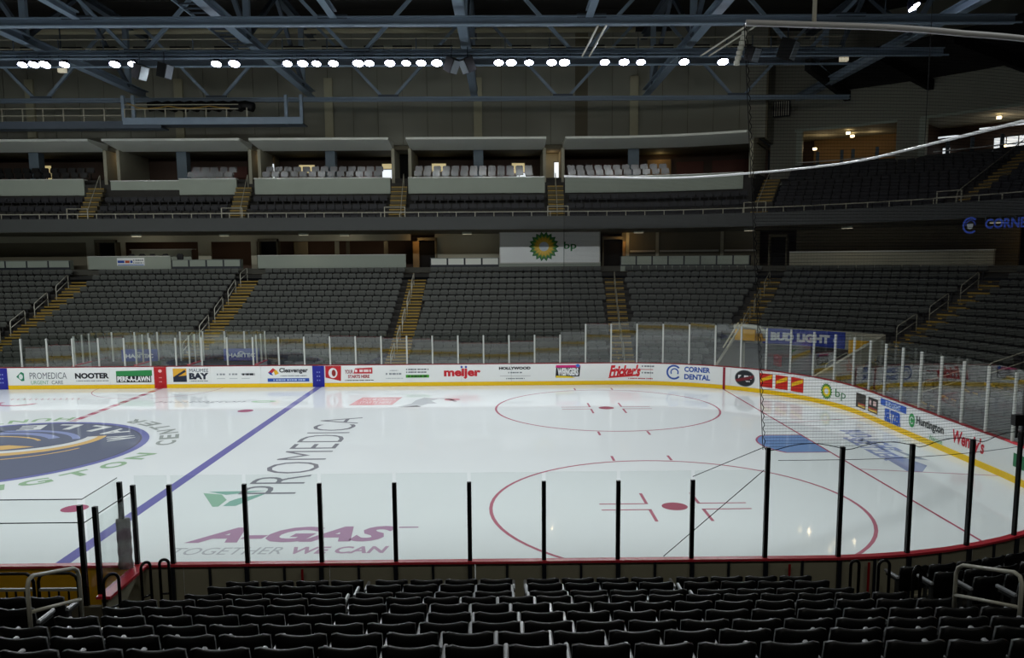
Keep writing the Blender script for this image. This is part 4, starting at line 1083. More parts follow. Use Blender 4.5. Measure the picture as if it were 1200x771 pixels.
# ================================================================== ROOF STEEL
def ibeam(mb, p0, p1, h, w=0.32, t=0.05):        # upright I-section between two points (centre line)
    p0, p1 = Vector(p0), Vector(p1); up = Vector((0, 0, 1))
    d = (p1-p0).normalized(); r = d.cross(up).normalized(); u = r.cross(d)
    mb.bar(p0-u*(h/2-t/2), p1-u*(h/2-t/2), w, t); mb.bar(p0+u*(h/2-t/2), p1+u*(h/2-t/2), w, t); mb.bar(p0, p1, t*0.8, h-t)
    return mb
TX = [-16.4, -5.75, 4.75, 15.05, 25.95, 36.4]
TYS = [(24.3, 15.85, 'over the far suites'), (13.75, 15.9, 'over the far boards'), (8.3, 15.85, 'nearest the camera')]
lab_y = ['far left', 'left', 'left of centre', 'central', 'right of centre', 'far right']
for i, x in enumerate(TX):
    t = thing('roof_truss', 'blue grey roof truss running towards the camera, %s of six' % lab_y[i], 'truss', (x, 10, 16.5))
    yend = 26.6 if i < 5 else 28.5
    at_root(ibeam(MB(), (x, -22, 16.62), (x, yend, 16.62), 0.42, 0.44).build('bottom_chord', M['truss']), t)
    at_root(ibeam(MB(), (x, -22, 20.3), (x, 27.5, 20.3), 0.4, 0.4).build('top_chord', M['truss_dk']), t)
    for y in (24.3, 13.75, 8.3, 2.8, -2.6, -8):
        at_root(MB().box(x-0.15, x+0.15, y-0.13, y+0.13, 16.8, 20.2).build('vertical', M['truss']), t)
    ys = [26.4, 24.3, 19.0, 13.75, 8.3, 2.8, -2.6, -8]
    for k in range(1, len(ys)-1):
        a, b = (16.7, 20.2) if k % 2 else (20.2, 16.7)
        at_root(MB().bar((x, ys[k], a), (x, ys[k+1], b), 0.2, 0.2).build('diagonal', M['truss_dk']), t)
for j, (y, z, ln) in enumerate(TYS):
    t = thing('cross_truss', 'long blue grey cross truss, '+ln, 'truss', (10, y, z))
    at_root(ibeam(MB(), (-24, y, z), (38, y, z), 0.36 if j else 0.24, 0.3).build('bottom_chord', M['truss']), t)
    if j: at_root(MB().tube([(-24, y-0.5, z-0.26), (38, y-0.5, z-0.26)], 0.045, 6).build('lower_pipe', M['truss']), t)
    else: at_root(MB().bar((-24, y, z+2.1), (38, y, z+2.1), 0.2, 0.2).build('middle_chord', M['truss']), t)
    at_root(ibeam(MB(), (-24, y, 20.2), (38, y, 20.2), 0.3, 0.3).build('top_chord', M['truss_dk']), t)
    for i in range(5):
        xm = (TX[i]+TX[i+1])/2
        for s in ((-1, 1) if j < 2 else ()):
            at_root(MB().bar((xm+s*0.35, y, z+0.12), (xm+s*4.2, y, 20.1), 0.16, 0.16).build('web', M['truss']), t)
        at_root(MB().box(xm-0.6, xm+0.6, y-0.1, y+0.1, z+0.1, z+0.26).build('gusset', M['truss_dk']), t)
for k, x in enumerate((-0.5, 9.95, 20.4)):
    t = tag(ibeam(MB(), (x, -20, 16.1), (x, 8.2, 16.1), 0.3, 0.3).build('purlin_beam', M['truss']), 'blue grey intermediate beam between trusses, %s of three from left' % nth(k+1), 'beam')
for k in range(16):
    y = -20+3.2*k
    tag(box('roof_joist', -45, 40, y-0.08, y+0.08, 20.75, 21.2, M['roof']), 'dark roof joist under the deck, %s from the camera' % nth(k+1), 'beam', 'dark roof joists')
# cable tray beside the left-of-centre truss
t = thing('cable_tray', 'ladder shaped cable tray running beside a roof truss', 'cable tray', (3.6, 8, 17.0))
at_root(MB().bar((3.15, -20, 16.95), (3.15, 18.5, 16.95), 0.06, 0.12).build('side_rail', M['truss']), t); at_root(MB().bar((4.2, -20, 16.95), (4.2, 18.5, 16.95), 0.06, 0.12).build('side_rail', M['truss_dk']), t)
rm = MB().box(-0.52, 0.52, -0.04, 0.04, -0.03, 0.03).mesh('rung', M['truss_dk'])
for k in range(60): at_root(inst('rung', rm, None, (3.67, -19.5+0.63*k, 16.93)), t)
# pale duct and catwalk near the far wall
o = MB().tube([(-24, 25.2, 20.15), (25, 25.2, 20.15)], 0.22, 10).build('air_duct', M['pilaster'], None, True); tag(o, 'long pale round duct under the roof along the far wall', 'duct')
t = thing('catwalk', 'dark maintenance catwalk with railings high along the far trusses', 'catwalk', (8, 21.5, 17.5))
at_root(box('deck', -24, 36, 20.9, 22.2, 17.35, 17.5, M['truss_dk']), t)
for z in (18.0, 18.5): at_root(MB().tube([(-24, 20.9, z), (36, 20.9, z)], 0.03, 6).build('rail', M['rail_dim']), t)
vm = MB().box(-0.03, 0.03, -0.03, 0.03, 17.5, 18.5).mesh('post', M['truss_dk']); bm2 = MB().box(-0.55, 0.55, -0.2, 0.2, 17.62, 18.25).mesh('dimmer_box', M['black'])
for k in range(24): at_root(inst('post', vm, None, (-23+2.5*k, 20.9, 0)), t)
for k in range(24): at_root(inst('dimmer_box', bm2, None, (-18+2.1*k+random.uniform(-0.3, 0.3), 21.6, 0)), t)
# hung service platform at upper left
t = thing('service_platform', 'blue grey railed service platform hung at upper left', 'platform', (-8, 23.6, 14.2))
at_root(box('deck', -24, -3.4, 23.0, 24.1, 14.02, 14.12, M['truss_dk']), t); at_root(box('front_panel', -24, -3.4, 22.98, 23.02, 14.0, 14.42, M['truss_dk']), t)
at_root(box('front_panel', -5.6, 5.0, 22.9, 22.97, 14.2, 14.6, M['truss']), t); at_root(box('deck', -5.6, 5.0, 22.97, 24.1, 14.2, 14.26, M['truss_dk']), t)
for z, x0, x1 in ((14.75, -24, -5.7), (15.15, -24, -5.7), (15.1, -5.5, 1.2), (15.35, -5.5, 1.2)): at_root(MB().tube([(x0, 23.0, z), (x1, 23.0, z)], 0.03, 6).build('rail', M['rail_dim']), t)
pm3 = MB().box(-0.03, 0.03, -0.03, 0.03, 14.4, 15.15).mesh('post', M['rail_dim'])
for k in range(22): at_root(inst('post', pm3, None, (-23.5+1.2*k, 23.0, 0)), t)
for x in (-13.9, -13.3, -5.6, -5.0, 4.0, 4.9): at_root(MB().box(x-0.09, x+0.09, 23.0, 23.18, 14.2, 15.9).build('hanger', M['truss']), t)
o = MB()
for k in range(9): o.tube([(-4.4+0.66*k, 23.7+0.1*(k % 2), 15.35), (-3.9+0.66*k, 23.8, 15.45), (-3.4+0.66*k, 23.7, 15.3)], 0.28, 8)
tag(o.build('folded_curtain', M['black'], None, True), 'black bundled curtain lying on the hung platform', 'curtain')
tag(MB().tube([(-5.3, 22.95, 15.45)]+[(-5.3+0.6*k, 22.95, 15.25-0.12*math.sin(PI*(k % 4)/4)) for k in range(1, 11)], 0.025, 6).build('yellow_rope', M['nosing']), 'yellow rope drooping along the hung platform rail', 'rope')

# ================================================================== FLOODLIGHTS
LXS = [-5.87, -5.34, -4.82, -3.9, -1.52, -0.68, 3.27, 4.12, 6.63, 7.36, 8.0, 8.81, 9.99, 10.51, 11.49, 12.26, 12.97, 13.72, 16.66, 17.25, 18.1, 19.18, 19.79, 21.71, 22.63, 23.44, 25.5, 27.36]
mb = MB()
n_ = 14
ring = lambda r, z: [(r*math.cos(2*PI*k/n_), r*math.sin(2*PI*k/n_), z) for k in range(n_)]
vs = ring(0.27, 0)+ring(0.27, 0.06)+ring(0.2, 0.2)+ring(0.12, 0.36); fs = []
for j in range(3): fs += [(j*n_+k, j*n_+(k+1) % n_, (j+1)*n_+(k+1) % n_, (j+1)*n_+k) for k in range(n_)]
fs.append(tuple(3*n_+k for k in range(n_)))
hous = mb.add(vs, fs).mesh('housing', M['lamp_body'], True)
mb = MB(); lens = mb.add(ring(0.25, 0.012), [tuple(range(n_-1, -1, -1))]).mesh('lens', M['lamp'])
brk = MB().box(-0.3, -0.27, -0.02, 0.02, 0.0, 0.55).box(0.27, 0.3, -0.02, 0.02, 0.0, 0.55).box(-0.3, 0.3, -0.02, 0.02, 0.52, 0.55).mesh('bracket', M['truss_dk'])
def floodlight(x, y, z, tilt, lab, grp, sc=1.0, rz=0.0):
    t = thing('floodlight', lab, 'light', (x, y, z), rz, grp); t.scale = (sc, sc, sc)
    h = inst('housing', hous, t, None, (tilt, 0, 0)); inst('lens', lens, t, None, (tilt, 0, 0)); inst('bracket', brk, t, (0, 0, -0.05)); return t
for i, x in enumerate(LXS):
    floodlight(x, 13.55, 15.42, -0.42, 'round white floodlight, %s from the left in the far lighting row' % nth(i+1), 'floodlights of the far row', 0.82+0.2*((i*7) % 5)/5)
tag(MB().tube([(-24, 13.55, 15.86), (34, 13.55, 15.86)], 0.04, 6).build('lighting_pipe', M['truss']), 'long pipe carrying the far row of floodlights', 'pipe')
tag(MB().tube([(-24, 13.9, 15.4), (34, 13.9, 15.4)], 0.05, 6).build('conduit', M['truss']), 'blue grey conduit behind the far row of floodlights', 'pipe')
floodlight(34.1, 8.9, 16.5, -0.6, 'bright floodlight hung alone at upper right', None, 1.0, 0.9)
floodlight(33.2, 9.6, 16.05, -0.6, 'smaller floodlight beside the upper right netting pipe', None, 0.7, 0.9)
for fx_, fy_, fz_ in ((34.1, 8.9, 16.9), (33.2, 9.6, 16.35)):
    tag(MB().tube([(fx_, fy_, fz_), (fx_, fy_, 21.2)], 0.025, 6).build('lamp_hanger', M['truss_dk']), 'thin rod hanging the upper right floodlight, '+('left' if fx_ < 34 else 'right'), 'rod')

for x_, y_, z_, lb in ((-9.3, 23.6, 17.5, 'small pale box lamp on the far steel at upper left'), (35.8, 20.0, 17.1, 'small pale box lamp on the steel at upper right')):
    mb = MB().box(-0.22, 0.22, -0.12, 0.12, -0.16, 0.16); mb.cur = 1; o = mb.box(-0.03, 0.03, -0.03, 0.03, 0.16, 20.0-z_).build('box_lamp', [M['lamp_dim'], M['truss_dk']]); o.location = (x_, y_, z_); tag(o, lb, 'light')
# hanging speakers
def speaker(x, y, z, rz, tilt, lab, sc=0.65):
    t = thing('hanging_speaker', lab, 'speaker', (x, y, z), rz); t.scale = (sc, sc, sc)
    h = MB().prism([(-0.35, -0.5), (0.35, -0.5), (0.45, 0.5), (-0.45, 0.5)], -0.4, 0.35).build('cabinet', M['black'], t); h.rotation_euler = (tilt, 0, 0)
    g = MB().box(-0.33, 0.33, -0.44, -0.40, -0.46, 0.46).build('grille', M['grille'], t); g.rotation_euler = (tilt, 0, 0)
    MB().box(-0.03, 0.03, -0.03, 0.03, 0.4, 1.3).build('hanger', M['truss_dk'], t); return t
speaker(-0.2, 13.2, 15.0, 1.1, 0.4, 'black hanging speaker with pale side face at upper left')
speaker(0.95, 13.2, 15.05, 1.25, 0.3, 'second black hanging speaker with pale face at upper left')
speaker(14.45, 13.0, 15.2, 0.9, 0.5, 'black hanging speaker left of the central truss')
speaker(15.2, 13.0, 15.2, -0.9, 0.5, 'black hanging speaker right of the central truss')
speaker(28.4, 12.4, 15.5, 0.6, 0.4, 'black hanging speaker left of the netting pipe hanger')
speaker(29.9, 12.0, 15.6, 0.9, 0.35, 'large hanging speaker with pale face at upper right', 0.85)
t = thing('conduit_pair', 'pair of slanted pale conduits under the right trusses', 'pipe', (21, 11, 15.9))
for dx in (0, 0.42): at_root(MB().tube([(20.75+dx*0.8, 8.0, 15.6), (20.6+dx*0.8, 13.2, 15.62)], 0.04, 6).build('conduit', M['rail']), t)
t = thing('conduit_pair', 'pair of long slanted conduits right of the last floodlights', 'pipe', (26.5, 11, 15.9))
for dx in (0, 0.5): at_root(MB().tube([(26.9+dx*0.8, 8.0, 15.6), (26.2+dx*0.8, 13.2, 15.62)], 0.04, 6).build('conduit', M['rail']), t)
mb = MB()
for k in range(7): mb.cyl((27.0-0.05*k, 8.9), 0.13, 15.4-0.2*k, 15.56-0.2*k, 12)
tag(mb.build('flexible_duct', M['rail']), 'short ribbed metal duct beside the netting pipe end', 'duct')
o = box('exit_lamp', 15.2, 16.2, 23.9, 24.0, 14.9, 15.4, M['exit_red'])
bpy.data.objects.remove(o)

# ================================================================== SAFETY NETTING
net = thing('safety_net', 'dark safety netting hung from a pale curved pipe round the rink end', 'net', (EX, 0, 9.9))
off = 0.25
S0n, S1n = 19.75, S_NEAR+XC-20.58
def npt(s, o=off): x, y, nx, ny = rink(s); return x+nx*o, y+ny*o
ss = []
s = S0n
while s < S1n: ss.append(s); s += 0.42
ss.append(S1n)
ZT = 9.7
def zt(s): return 10.08-0.52*max(0.0, min(1.0, (s-S0n)/(S1n-S0n)))-0.08*math.exp(-((s-25.0)/3.0)**2)+0.16*max(0.0, (s-S_NEAR+2)/(S1n-S_NEAR+2))
at_root(MB().tube([npt(s)+(zt(s),) for s in ss], 0.05, 8).build('top_pipe', M['pipe'], None, True), net)
V = []; F = []; UV = []
rows = 12
for i, s in enumerate(ss):
    x, y = npt(s)
    near = s > SPLIT
    ph = ((S_NEAR+10.88-s)/1.248) % 1.0
    zb = 2.98+0.12*math.sin(PI*ph)
    for j in range(rows+1):
        z = zb+(zt(s)-zb)*j/rows
        x, y = npt(min(s, S1n-0.5*(1-j/rows)))
        V.append((x, y, z)); UV.append((s, z if j else z))
for i in range(len(ss)-1):
    for j in range(rows):
        a = i*(rows+1)+j; F.append((a, a+rows+1, a+rows+2, a+1))
me = bpy.data.meshes.new('net_mesh'); me.from_pydata(V, [], F); me.materials.append(M['net'])
uvl = me.uv_layers.new(name='UVMap')
for p in me.polygons:
    for li in p.loop_indices: uvl.data[li].uv = UV[me.loops[li].vertex_index]
o = bpy.data.objects.new('net_mesh', me); COL.objects.link(o); o['kind'] = 'stuff'; at_root(o, net)
P = []
s = SPLIT+0.5
while s <= S1n-0.5+1e-6:
    ph = ((S_NEAR+10.88-s)/1.248) % 1.0; P.append(npt(s)+(2.98+0.12*math.sin(PI*ph),)); s += 0.104
at_root(MB().tube(P, 0.007, 5).build('hem_cord', M['cord']), net)
at_root(MB().tube([npt(s)+(2.82,) for s in [SPLIT+0.5+k*0.6 for k in range(int((S1n-SPLIT-1.0)/0.6)+1)]], 0.005, 5).build('hem_cord', M['cord']), net)
ex, ey = npt(S1n)
mb = MB(); mb.tube([(ex+0.5*k/335+0.012*math.cos(k*0.9), ey+0.012*math.sin(k*0.9), ZT-0.02*k) for k in range(336)], 0.007, 5)
mb.tube([(ex-0.03, ey, ZT), (ex+0.47, ey, 3.0)], 0.007, 5); at_root(mb.build('edge_cord', M['cord']), net)
fx, fy = npt(S0n); at_root(MB().tube([(fx, fy, zt(S0n)), (fx, fy, 3.0)], 0.014, 5).build('edge_cord', M['cord']), net)
px_, py_ = S_NEAR+10.88-1.248*7, 0
pa = rink(S_NEAR+10.88-1.248*7)
at_root(MB().tube([(ex+0.5, ey, 3.05), (pa[0], -12.98, 2.50)], 0.006, 5).build('tie_cord', M['cord']), net)
at_root(MB().tube([(ex+0.5, ey, 2.66), (19.5, -12.93, 1.10)], 0.007, 5).build('tie_cord', M['cord']), net)
for s in (S1n-1.05, S1n-8.0, S_END+3): x, y = npt(s); at_root(MB().tube([(x, y, zt(s)), (x, y, 16.4)], 0.035 if s > S1n-2 else 0.012, 6).build('hanger', M['rail'] if s > S1n-2 else M['cord']), net)
o = MB().box(-0.07, 0.07, -0.06, 0.06, -0.09, 0.09).box(-0.015, 0.015, -0.015, 0.015, -0.3, -0.09).build('goal_sensor', M['black'], None); x, y, nx, ny = rink(S_NEAR-4.65); o.location = (25.35, -13.0, 3.42)
tag(o, 'small black box clipped on top of a near right glass post', 'camera')

# ================================================================== PENALTY BOXES
pb = thing('penalty_box', 'glass sided penalty boxes behind the far boards', 'penalty box', (0.3, 13.9, 0))
for x in (-4.25, -1.25, 1.35, 4.65):
    at_root(box('side_wall', x-0.05, x+0.05, 13.1, 14.72, 0.0, 1.1, M['board']), pb); at_root(box('cap_rail', x-0.08, x+0.08, 13.08, 14.75, 1.1, 1.14, M['cap']), pb)
    for y in (13.25, 14.0, 14.7): at_root(MB().box(x-0.035, x+0.035, y-0.03, y+0.03, 1.14, 2.55).build('post', M['post']), pb)
    for y0, y1 in ((13.29, 13.96), (14.04, 14.66)): at_root(box('glass_pane', x-0.006, x+0.006, y0, y1, 1.15, 2.6, M['glass']), pb)
at_root(box('back_wall', -4.25, 4.65, 14.68, 14.76, 0.0, 1.12, M['fascia']), pb)
xs = [-4.25, -3.1, -1.95, -0.8, 0.35, 1.5, 2.6, 3.6, 4.65]
for a, b in zip(xs, xs[1:]):
    at_root(MB().box(b-0.035, b+0.035, 14.69, 14.75, 1.12, 2.62).build('post', M['post']), pb); at_root(box('glass_pane', a+0.04, b-0.04, 14.714, 14.726, 1.13, 2.68, M['glass']), pb)
def banner(name, x0, x1, y, z0, z1, lab, txt, col=(36, 60, 150)):
    o = tag(box(name, x0, x1, y-0.02, y+0.02, z0, z1, mat('banner_%02x%02x%02x' % col, col, 0.5, var=0.04)), lab, 'sign')
    f = Flat(); h = z1-z0; w_ = x1-x0
    for t_, a, b, c, d in txt: f.text(t_, x0+w_*a, x0+w_*b, z0+h*c, z0+h*d, (226, 232, 240), 0.04)
    return o, f
for x0, lab in ((-2.62, 'blue banner with white lettering behind the left penalty box'), (2.55, 'blue banner with white lettering behind the right penalty box')):
    o, f = banner('wall_banner', x0, x0+1.82, 14.62, 1.13, 1.74, lab, [('HABITEC', 0.12, 0.88, 0.28, 0.62)])
    f.ring(x0+0.9, 1.40, 0.22, 0.2, 0.04, (226, 232, 240), 1, a0=30, a1=150, n=10)
    f.build('lettering', lambda u, v, off: (u, 14.592-off, v), o)

# ================================================================== TUNNEL AND BANNER AT THE CORNER
RTN = R0+TREAD*6-0.85
def tpt(a, r, z): return (XC+r*math.sin(math.radians(a)), YC+r*math.cos(math.radians(a)), z)
hd = MB(); sweep(hd, [(RTN-0.1, 1.62), (RTN+0.05, 1.62), (RTN+0.05, 2.50), (RTN-0.1, 2.50)], ('a', 30.5), ('a', 60.5)); tag(hd.build('wall_tunnel_header', M['beige']), kind='structure')
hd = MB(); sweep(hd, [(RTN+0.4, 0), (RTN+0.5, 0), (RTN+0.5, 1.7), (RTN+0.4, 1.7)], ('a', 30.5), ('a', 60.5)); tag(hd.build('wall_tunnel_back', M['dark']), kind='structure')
for a in (30.5, 60.0):
    hd = MB(); sweep(hd, [(R0-0.6, -0.05), (RTN, -0.05), (RTN, 2.5), (R0-0.6, 0.9)], ('a', a), ('a', a+0.8)); tag(hd.build('wall_tunnel_side', M['beige']), 'pale sloped concrete wall beside the tunnel stair', kind='structure')
mb = MB(); n_ = 14; vs = []; fs = []
for k in range(n_+1):
    a = 35.6+17.2*k/n_
    for r, z in ((RTN-0.16, 1.66), (RTN-0.12, 1.66), (RTN-0.12, 2.47), (RTN-0.16, 2.47)): vs.append(tpt(a, r, z))
for k in range(n_):
    for q_ in range(4): fs.append((k*4+q_, (k+1)*4+q_, (k+1)*4+(q_+1) % 4, k*4+(q_+1) % 4))
fs += [(0, 1, 2, 3), (n_*4+3, n_*4+2, n_*4+1, n_*4)]
o = tag(mb.add(vs, fs).build('tunnel_banner', M['signblue']), 'long blue banner with bold white lettering over the tunnel', 'sign')
f = Flat().text('BUD LIGHT', 0.0, 1.0, 0.0, 1.0, (232, 236, 240), 0.07)
f.ell(1.07, 0.45, 0.016, 0.2, (170, 180, 220), 1, 14)
f.build('lettering', lambda u, v, off: tpt(37.3+12.4*u, RTN-0.175-off*6, 1.84+0.44*v), o)
# yellow padding and pale curved guard left of the banner, leaning bars
pad = thing('tunnel_padding', 'yellow padding under a pale curved guard beside the tunnel mouth', 'padding', tpt(34.0, 12.4, 0))
def tsw(prof, a0, a1, m, nm):
    mb = MB(); sweep(mb, prof, ('a', a0), ('a', a1), 2); return at_root(mb.build(nm, m), pad)
tsw([(12.2, 1.98), (12.4, 1.98), (12.4, 2.55), (12.2, 2.55)], 32.2, 37.0, M['yellow'], 'pad'); tsw([(12.9, 1.92), (13.1, 1.92), (13.1, 2.3), (12.9, 2.3)], 36.0, 38.5, M['yellow'], 'pad')
mb = MB(); mb.tube([tpt(32.0, 12.2, 2.68), tpt(35.0, 12.2, 2.70), tpt(37.6, 12.25, 2.66), tpt(39.0, 12.3, 2.5), tpt(39.4, 12.35, 2.15)], 0.12, 8); at_root(mb.build('guard_tube', M['rail'], None, True), pad)
at_root(box('pad_post', *(lambda p: (p[0]-0.05, p[0]+0.05, p[1]-0.05, p[1]+0.05))(tpt(34.0, 12.5, 0)), 0.0, 2.1, M['rail_dim']), pad)
t = thing('leaning_bars', 'two pale bars leaning against the glass left of the tunnel', 'bar', tpt(34, 9.3, 1.88))
for d in (0, 0.9): at_root(MB().bar(tpt(34.0+d*1.3, 9.3, 1.88), tpt(38.4+d*1.3, 9.3, 3.1), 0.06, 0.06).build('bar', M['wood']), t)
tag(MB().box(-0.08, 0.08, -0.35, 0.35, 0, 0.5).build('equipment_case', M['exit_red']), 'red case standing in the tunnel mouth', 'case').location = tpt(44, 11.6, 0.9)
tw = MB(); sweep(tw, [(13.6, 1.55), (13.8, 1.55), (13.8, 2.2), (13.6, 2.2)], ('a', 55.6), ('a', 59.6)); tag(tw.build('tunnel_end_padding', M['yellow']), 'yellow padding right of the blue banner', 'padding')

# ================================================================== CONCOURSE SIGNS, COUNTERS, DOORS
bx0, bx1, by = 16.6, 23.3, YC+RC+0.0
o = tag(box('sponsor_sign', bx0, bx1, by-0.06, by+0.06, 5.93, 8.02-0.02, M['signwhite']), 'white tiled sign with a green and yellow sunburst above the stand', 'sign')
fr = MB().box(bx0-0.06, bx1+0.06, by-0.09, by-0.05, 5.86, 5.94).box(bx0-0.06, bx1+0.06, by-0.09, by-0.05, 7.98, 8.03).box(bx0-0.06, bx0, by-0.09, by-0.05, 5.9, 8.0).box(bx1, bx1+0.06, by-0.09, by-0.05, 5.9, 8.0)
fr.build('frame', M['ledge_cap'], o)
tl = MB().box(0.008, 1.108, -0.012, 0, 0.008, 0.68).mesh('tile', M['signwhite'])
for i in range(6):
    for j in range(3): inst('tile', tl, o, (bx0+0.01+1.113*i, by-0.06, 5.95+0.685*j))
f = Flat()
for rr_, rin, col, lay in ((1.0, 0.80, (20, 112, 52), 0), (0.86, 0.66, (96, 150, 40), 1), (0.70, 0.56, (222, 180, 30), 2), (0.56, 0.42, (240, 200, 60), 3)):
    P = []
    for k in range(36):
        q_ = rr_ if k % 2 == 0 else rin; P.append((19.55+1.03*q_*math.cos(PI*k/18), 7.0+1.0*q_*math.sin(PI*k/18)))
    f.poly(P, col, lay)
f.ell(19.55, 7.0, 0.33, 0.31, (214, 224, 230), 4, 24)
f.text('bp', 20.9, 21.75, 6.68, 7.32, (20, 120, 56), 0.015)
f.build('lettering', lambda u, v, off: (u, by-0.078-off, v), o)
# lettered sign hung under the deck at the right edge
t = thing('hanging_sign', 'blue lettered sign with a ring emblem under the upper deck', 'sign', polar(63, 19.0, 7.9))
f = Flat(); f.ring(0.0, 0.0, 0.40, 0.40, 0.09, (84, 116, 240), 0, a0=45, a1=315, n=30); f.ring(0, 0.02, 0.27, 0.25, 0.07, (64, 86, 190), 0, a0=-10, a1=190, n=20)
f.poly([(-0.17, 0.08), (0.17, 0.08), (0.12, -0.14), (0.0, -0.2), (-0.12, -0.14)], (200, 208, 214), 1); f.text('CORNER DENTAL', 0.75, 5.6, -0.2, 0.27, (84, 116, 240), 0.03)
n0 = 63.9
smap = lambda u, v, off: polar(n0+math.degrees(u/19.15), 19.1-off, 7.62+v)
at_root(f.build('lettering', smap, None, 0.02), t)
for k in range(8): at_root(MB().box(-0.02, 0.02, -0.02, 0.02, 7.8, 8.0).build('hanger', M['truss_dk']), t).location = polar(n0+2.2*k, 19.12, 0)
# concourse room counters with grey panels
def counter(x0, x1, n_, lab, z0=5.66, arc=False):
    t = thing('seat_counter', lab, 'counter', ((x0+x1)/2 if not arc else 30, YC+RC, 5.66))
    if not arc:
        at_root(box('counter_body', x0, x1, YC+RC+0.03, YC+RC+0.5, z0-0.36, 6.28, M['ledge']), t)
        w_ = (x1-x0)/n_
        for k in range(n_): at_root(box('panel', x0+w_*k+0.06, x0+w_*(k+1)-0.06, YC+RC-0.01, YC+RC+0.03, z0+0.16, 6.24, M['ledge' if x1 < 5 else 'soffit']), t)
        at_root(box('shadow_gap', x0, x1, YC+RC+0.02, YC+RC+0.031, z0+0.0, 6.26, M['steel_dark']), t)
    else:
        mb = MB(); sweep(mb, [(RC+0.03, z0), (RC+0.5, z0), (RC+0.5, 6.32), (RC+0.03, 6.32)], ('a', x0), ('a', x1)); at_root(mb.build('counter_body', M['steel_dark']), t)
        mb = MB(); sweep(mb, [(RC-0.02, z0-0.36), (RC+0.5, z0-0.36), (RC+0.5, z0), (RC-0.02, z0)], ('a', x0), ('a', x1)); at_root(mb.build('counter_base', M['ledge']), t)
        w_ = (x1-x0)/n_
        for k in range(n_):
            mb = MB(); sweep(mb, [(RC-0.01, z0+0.08), (RC+0.04, z0+0.08), (RC+0.04, 6.30), (RC-0.01, 6.30)], ('a', x0+w_*k+0.12), ('a', x0+w_*(k+1)-0.12), 9); at_root(mb.build('panel', M['ledge']), t)
    return t
counter(-24, -12.45, 8, 'pale panelled counter above the leftmost section')
counter(-5.6, -0.95, 4, 'pale panelled counter right of the press ledge')
counter(11.85, 16.5, 4, 'pale panelled counter left of the sunburst sign')
counter(6.2, 26.0, 8, 'pale panelled counter right of the sunburst sign', arc=True)
for x0, x1, lab in ((-11.2, -5.65, 'plain pale press ledge with a small banner'), (0.2, 10.2, 'long plain pale ledge over the third lower section')):
    t = thing('press_ledge', lab, 'ledge', ((x0+x1)/2, YC+RC, 5.66))
    at_root(box('front_panel', x0, x1, YC+RC, YC+RC+0.1, 5.6, 6.5, M['ledge']), t); at_root(box('top', x0, x1, YC+RC-0.05, YC+RC+0.5, 6.5, 6.55, M['ledge_cap']), t)
for x0 in (16.9,):
    tag(box('press_ledge', 16.5, 23.4, YC+RC+0.02, YC+RC+0.1, 5.4, 5.95, M['ledge']), 'pale ledge below the sunburst sign', 'ledge')
o = tag(box('small_banner', -9.25, -7.4, YC+RC-0.04, YC+RC-0.005, 5.9, 6.42, M['signwhite']), 'small white banner with blue and red print on the press ledge', 'sign')
f = Flat().rect(-9.2, -8.75, 6.08, 6.25, (40, 80, 180)).rect(-8.7, -8.4, 6.08, 6.25, (200, 80, 40)).rect(-8.35, -8.2, 6.08, 6.25, (40, 80, 180)).dashes(-8.15, -7.45, 6.22, 6.30, (120, 130, 140)).dashes(-8.15, -7.45, 6.05, 6.12, (120, 130, 140)).rect(-9.2, -7.45, 5.93, 5.98, (60, 110, 200))
f.build('lettering', lambda u, v, off: (u, YC+RC-0.046-off, v), o)
t = thing('press_table', 'pale raised press table with chairs behind the press ledge', 'table', (-7.2, YC+27.2, 5.25)); at_root(box('table_front', -9.4, -5.2, YC+26.9, YC+27.0, 5.3, 7.0, M['ledge']), t); at_root(box('table_top', -9.5, -5.1, YC+26.85, YC+27.6, 6.98, 7.04, M['ledge_cap']), t)
for i, x in enumerate((-8.7, -8.0, -7.3, -6.4, -5.4)):
    o = MB().prism([(-0.2, 0.0), (0.2, 0.0), (0.22, 0.3), (0.12, 0.42), (-0.12, 0.42), (-0.22, 0.3)], -0.04, 0.04).box(-0.2, 0.2, -0.02, 0.4, -0.1, 0.0).box(-0.04, 0.04, 0.1, 0.2, -0.9, -0.1).build('press_chair', M['black']); o.location = (x, YC+25.4, 6.28)
    tag(o, 'black press chair, %s from the left behind the press ledge' % nth(i+1), 'chair', 'black press chairs')
# doorways at the stair heads with jambs coloured as if lit orange
for i, (b, wj, warm) in enumerate(((('x', -10.95), 1.3, 0), (('x', 0.35), 1.2, 0), (('x', 11.45), 1.2, 2), (('a', 5.2), 1.3, 1), (('a', 29.2), 1.0, 0), (('a', 61.8), 1.1, 3))):
    r = 26.4
    x, y, nx, ny = bowl(bt(b, r), r); rz = math.atan2(-ny, -nx)-PI/2
    d = thing('door_%d' % (i+1), None, None, (x, y, 5.25), rz, None, 'structure')
    MB().box(-wj/2, wj/2, -0.6, -0.5, 0, 2.25).build('door_leaf', M['dark'] if warm < 3 else M['orange_wall'], d)  # flat panel; the dark ones carry the recess's shade in their colour
    MB().box(-wj/2-0.1, -wj/2, -0.6, 0.05, 0, 2.4).box(wj/2, wj/2+0.1, -0.6, 0.05, 0, 2.4).box(-wj/2-0.1, wj/2+0.1, -0.6, 0.05, 2.25, 2.45).build('door_frame', M['beige_dk'], d)
    if warm == 2: MB().box(wj/2-0.06, wj/2+0.38, -0.3, 0.06, 0.2, 2.2).build('warm_jamb', M['orange_wall'], d)
    if warm == 1: MB().box(-wj/2-0.22, -wj/2-0.02, -0.2, 0.1, 0.6, 2.1).build('warm_jamb', M['orange_wall'], d)
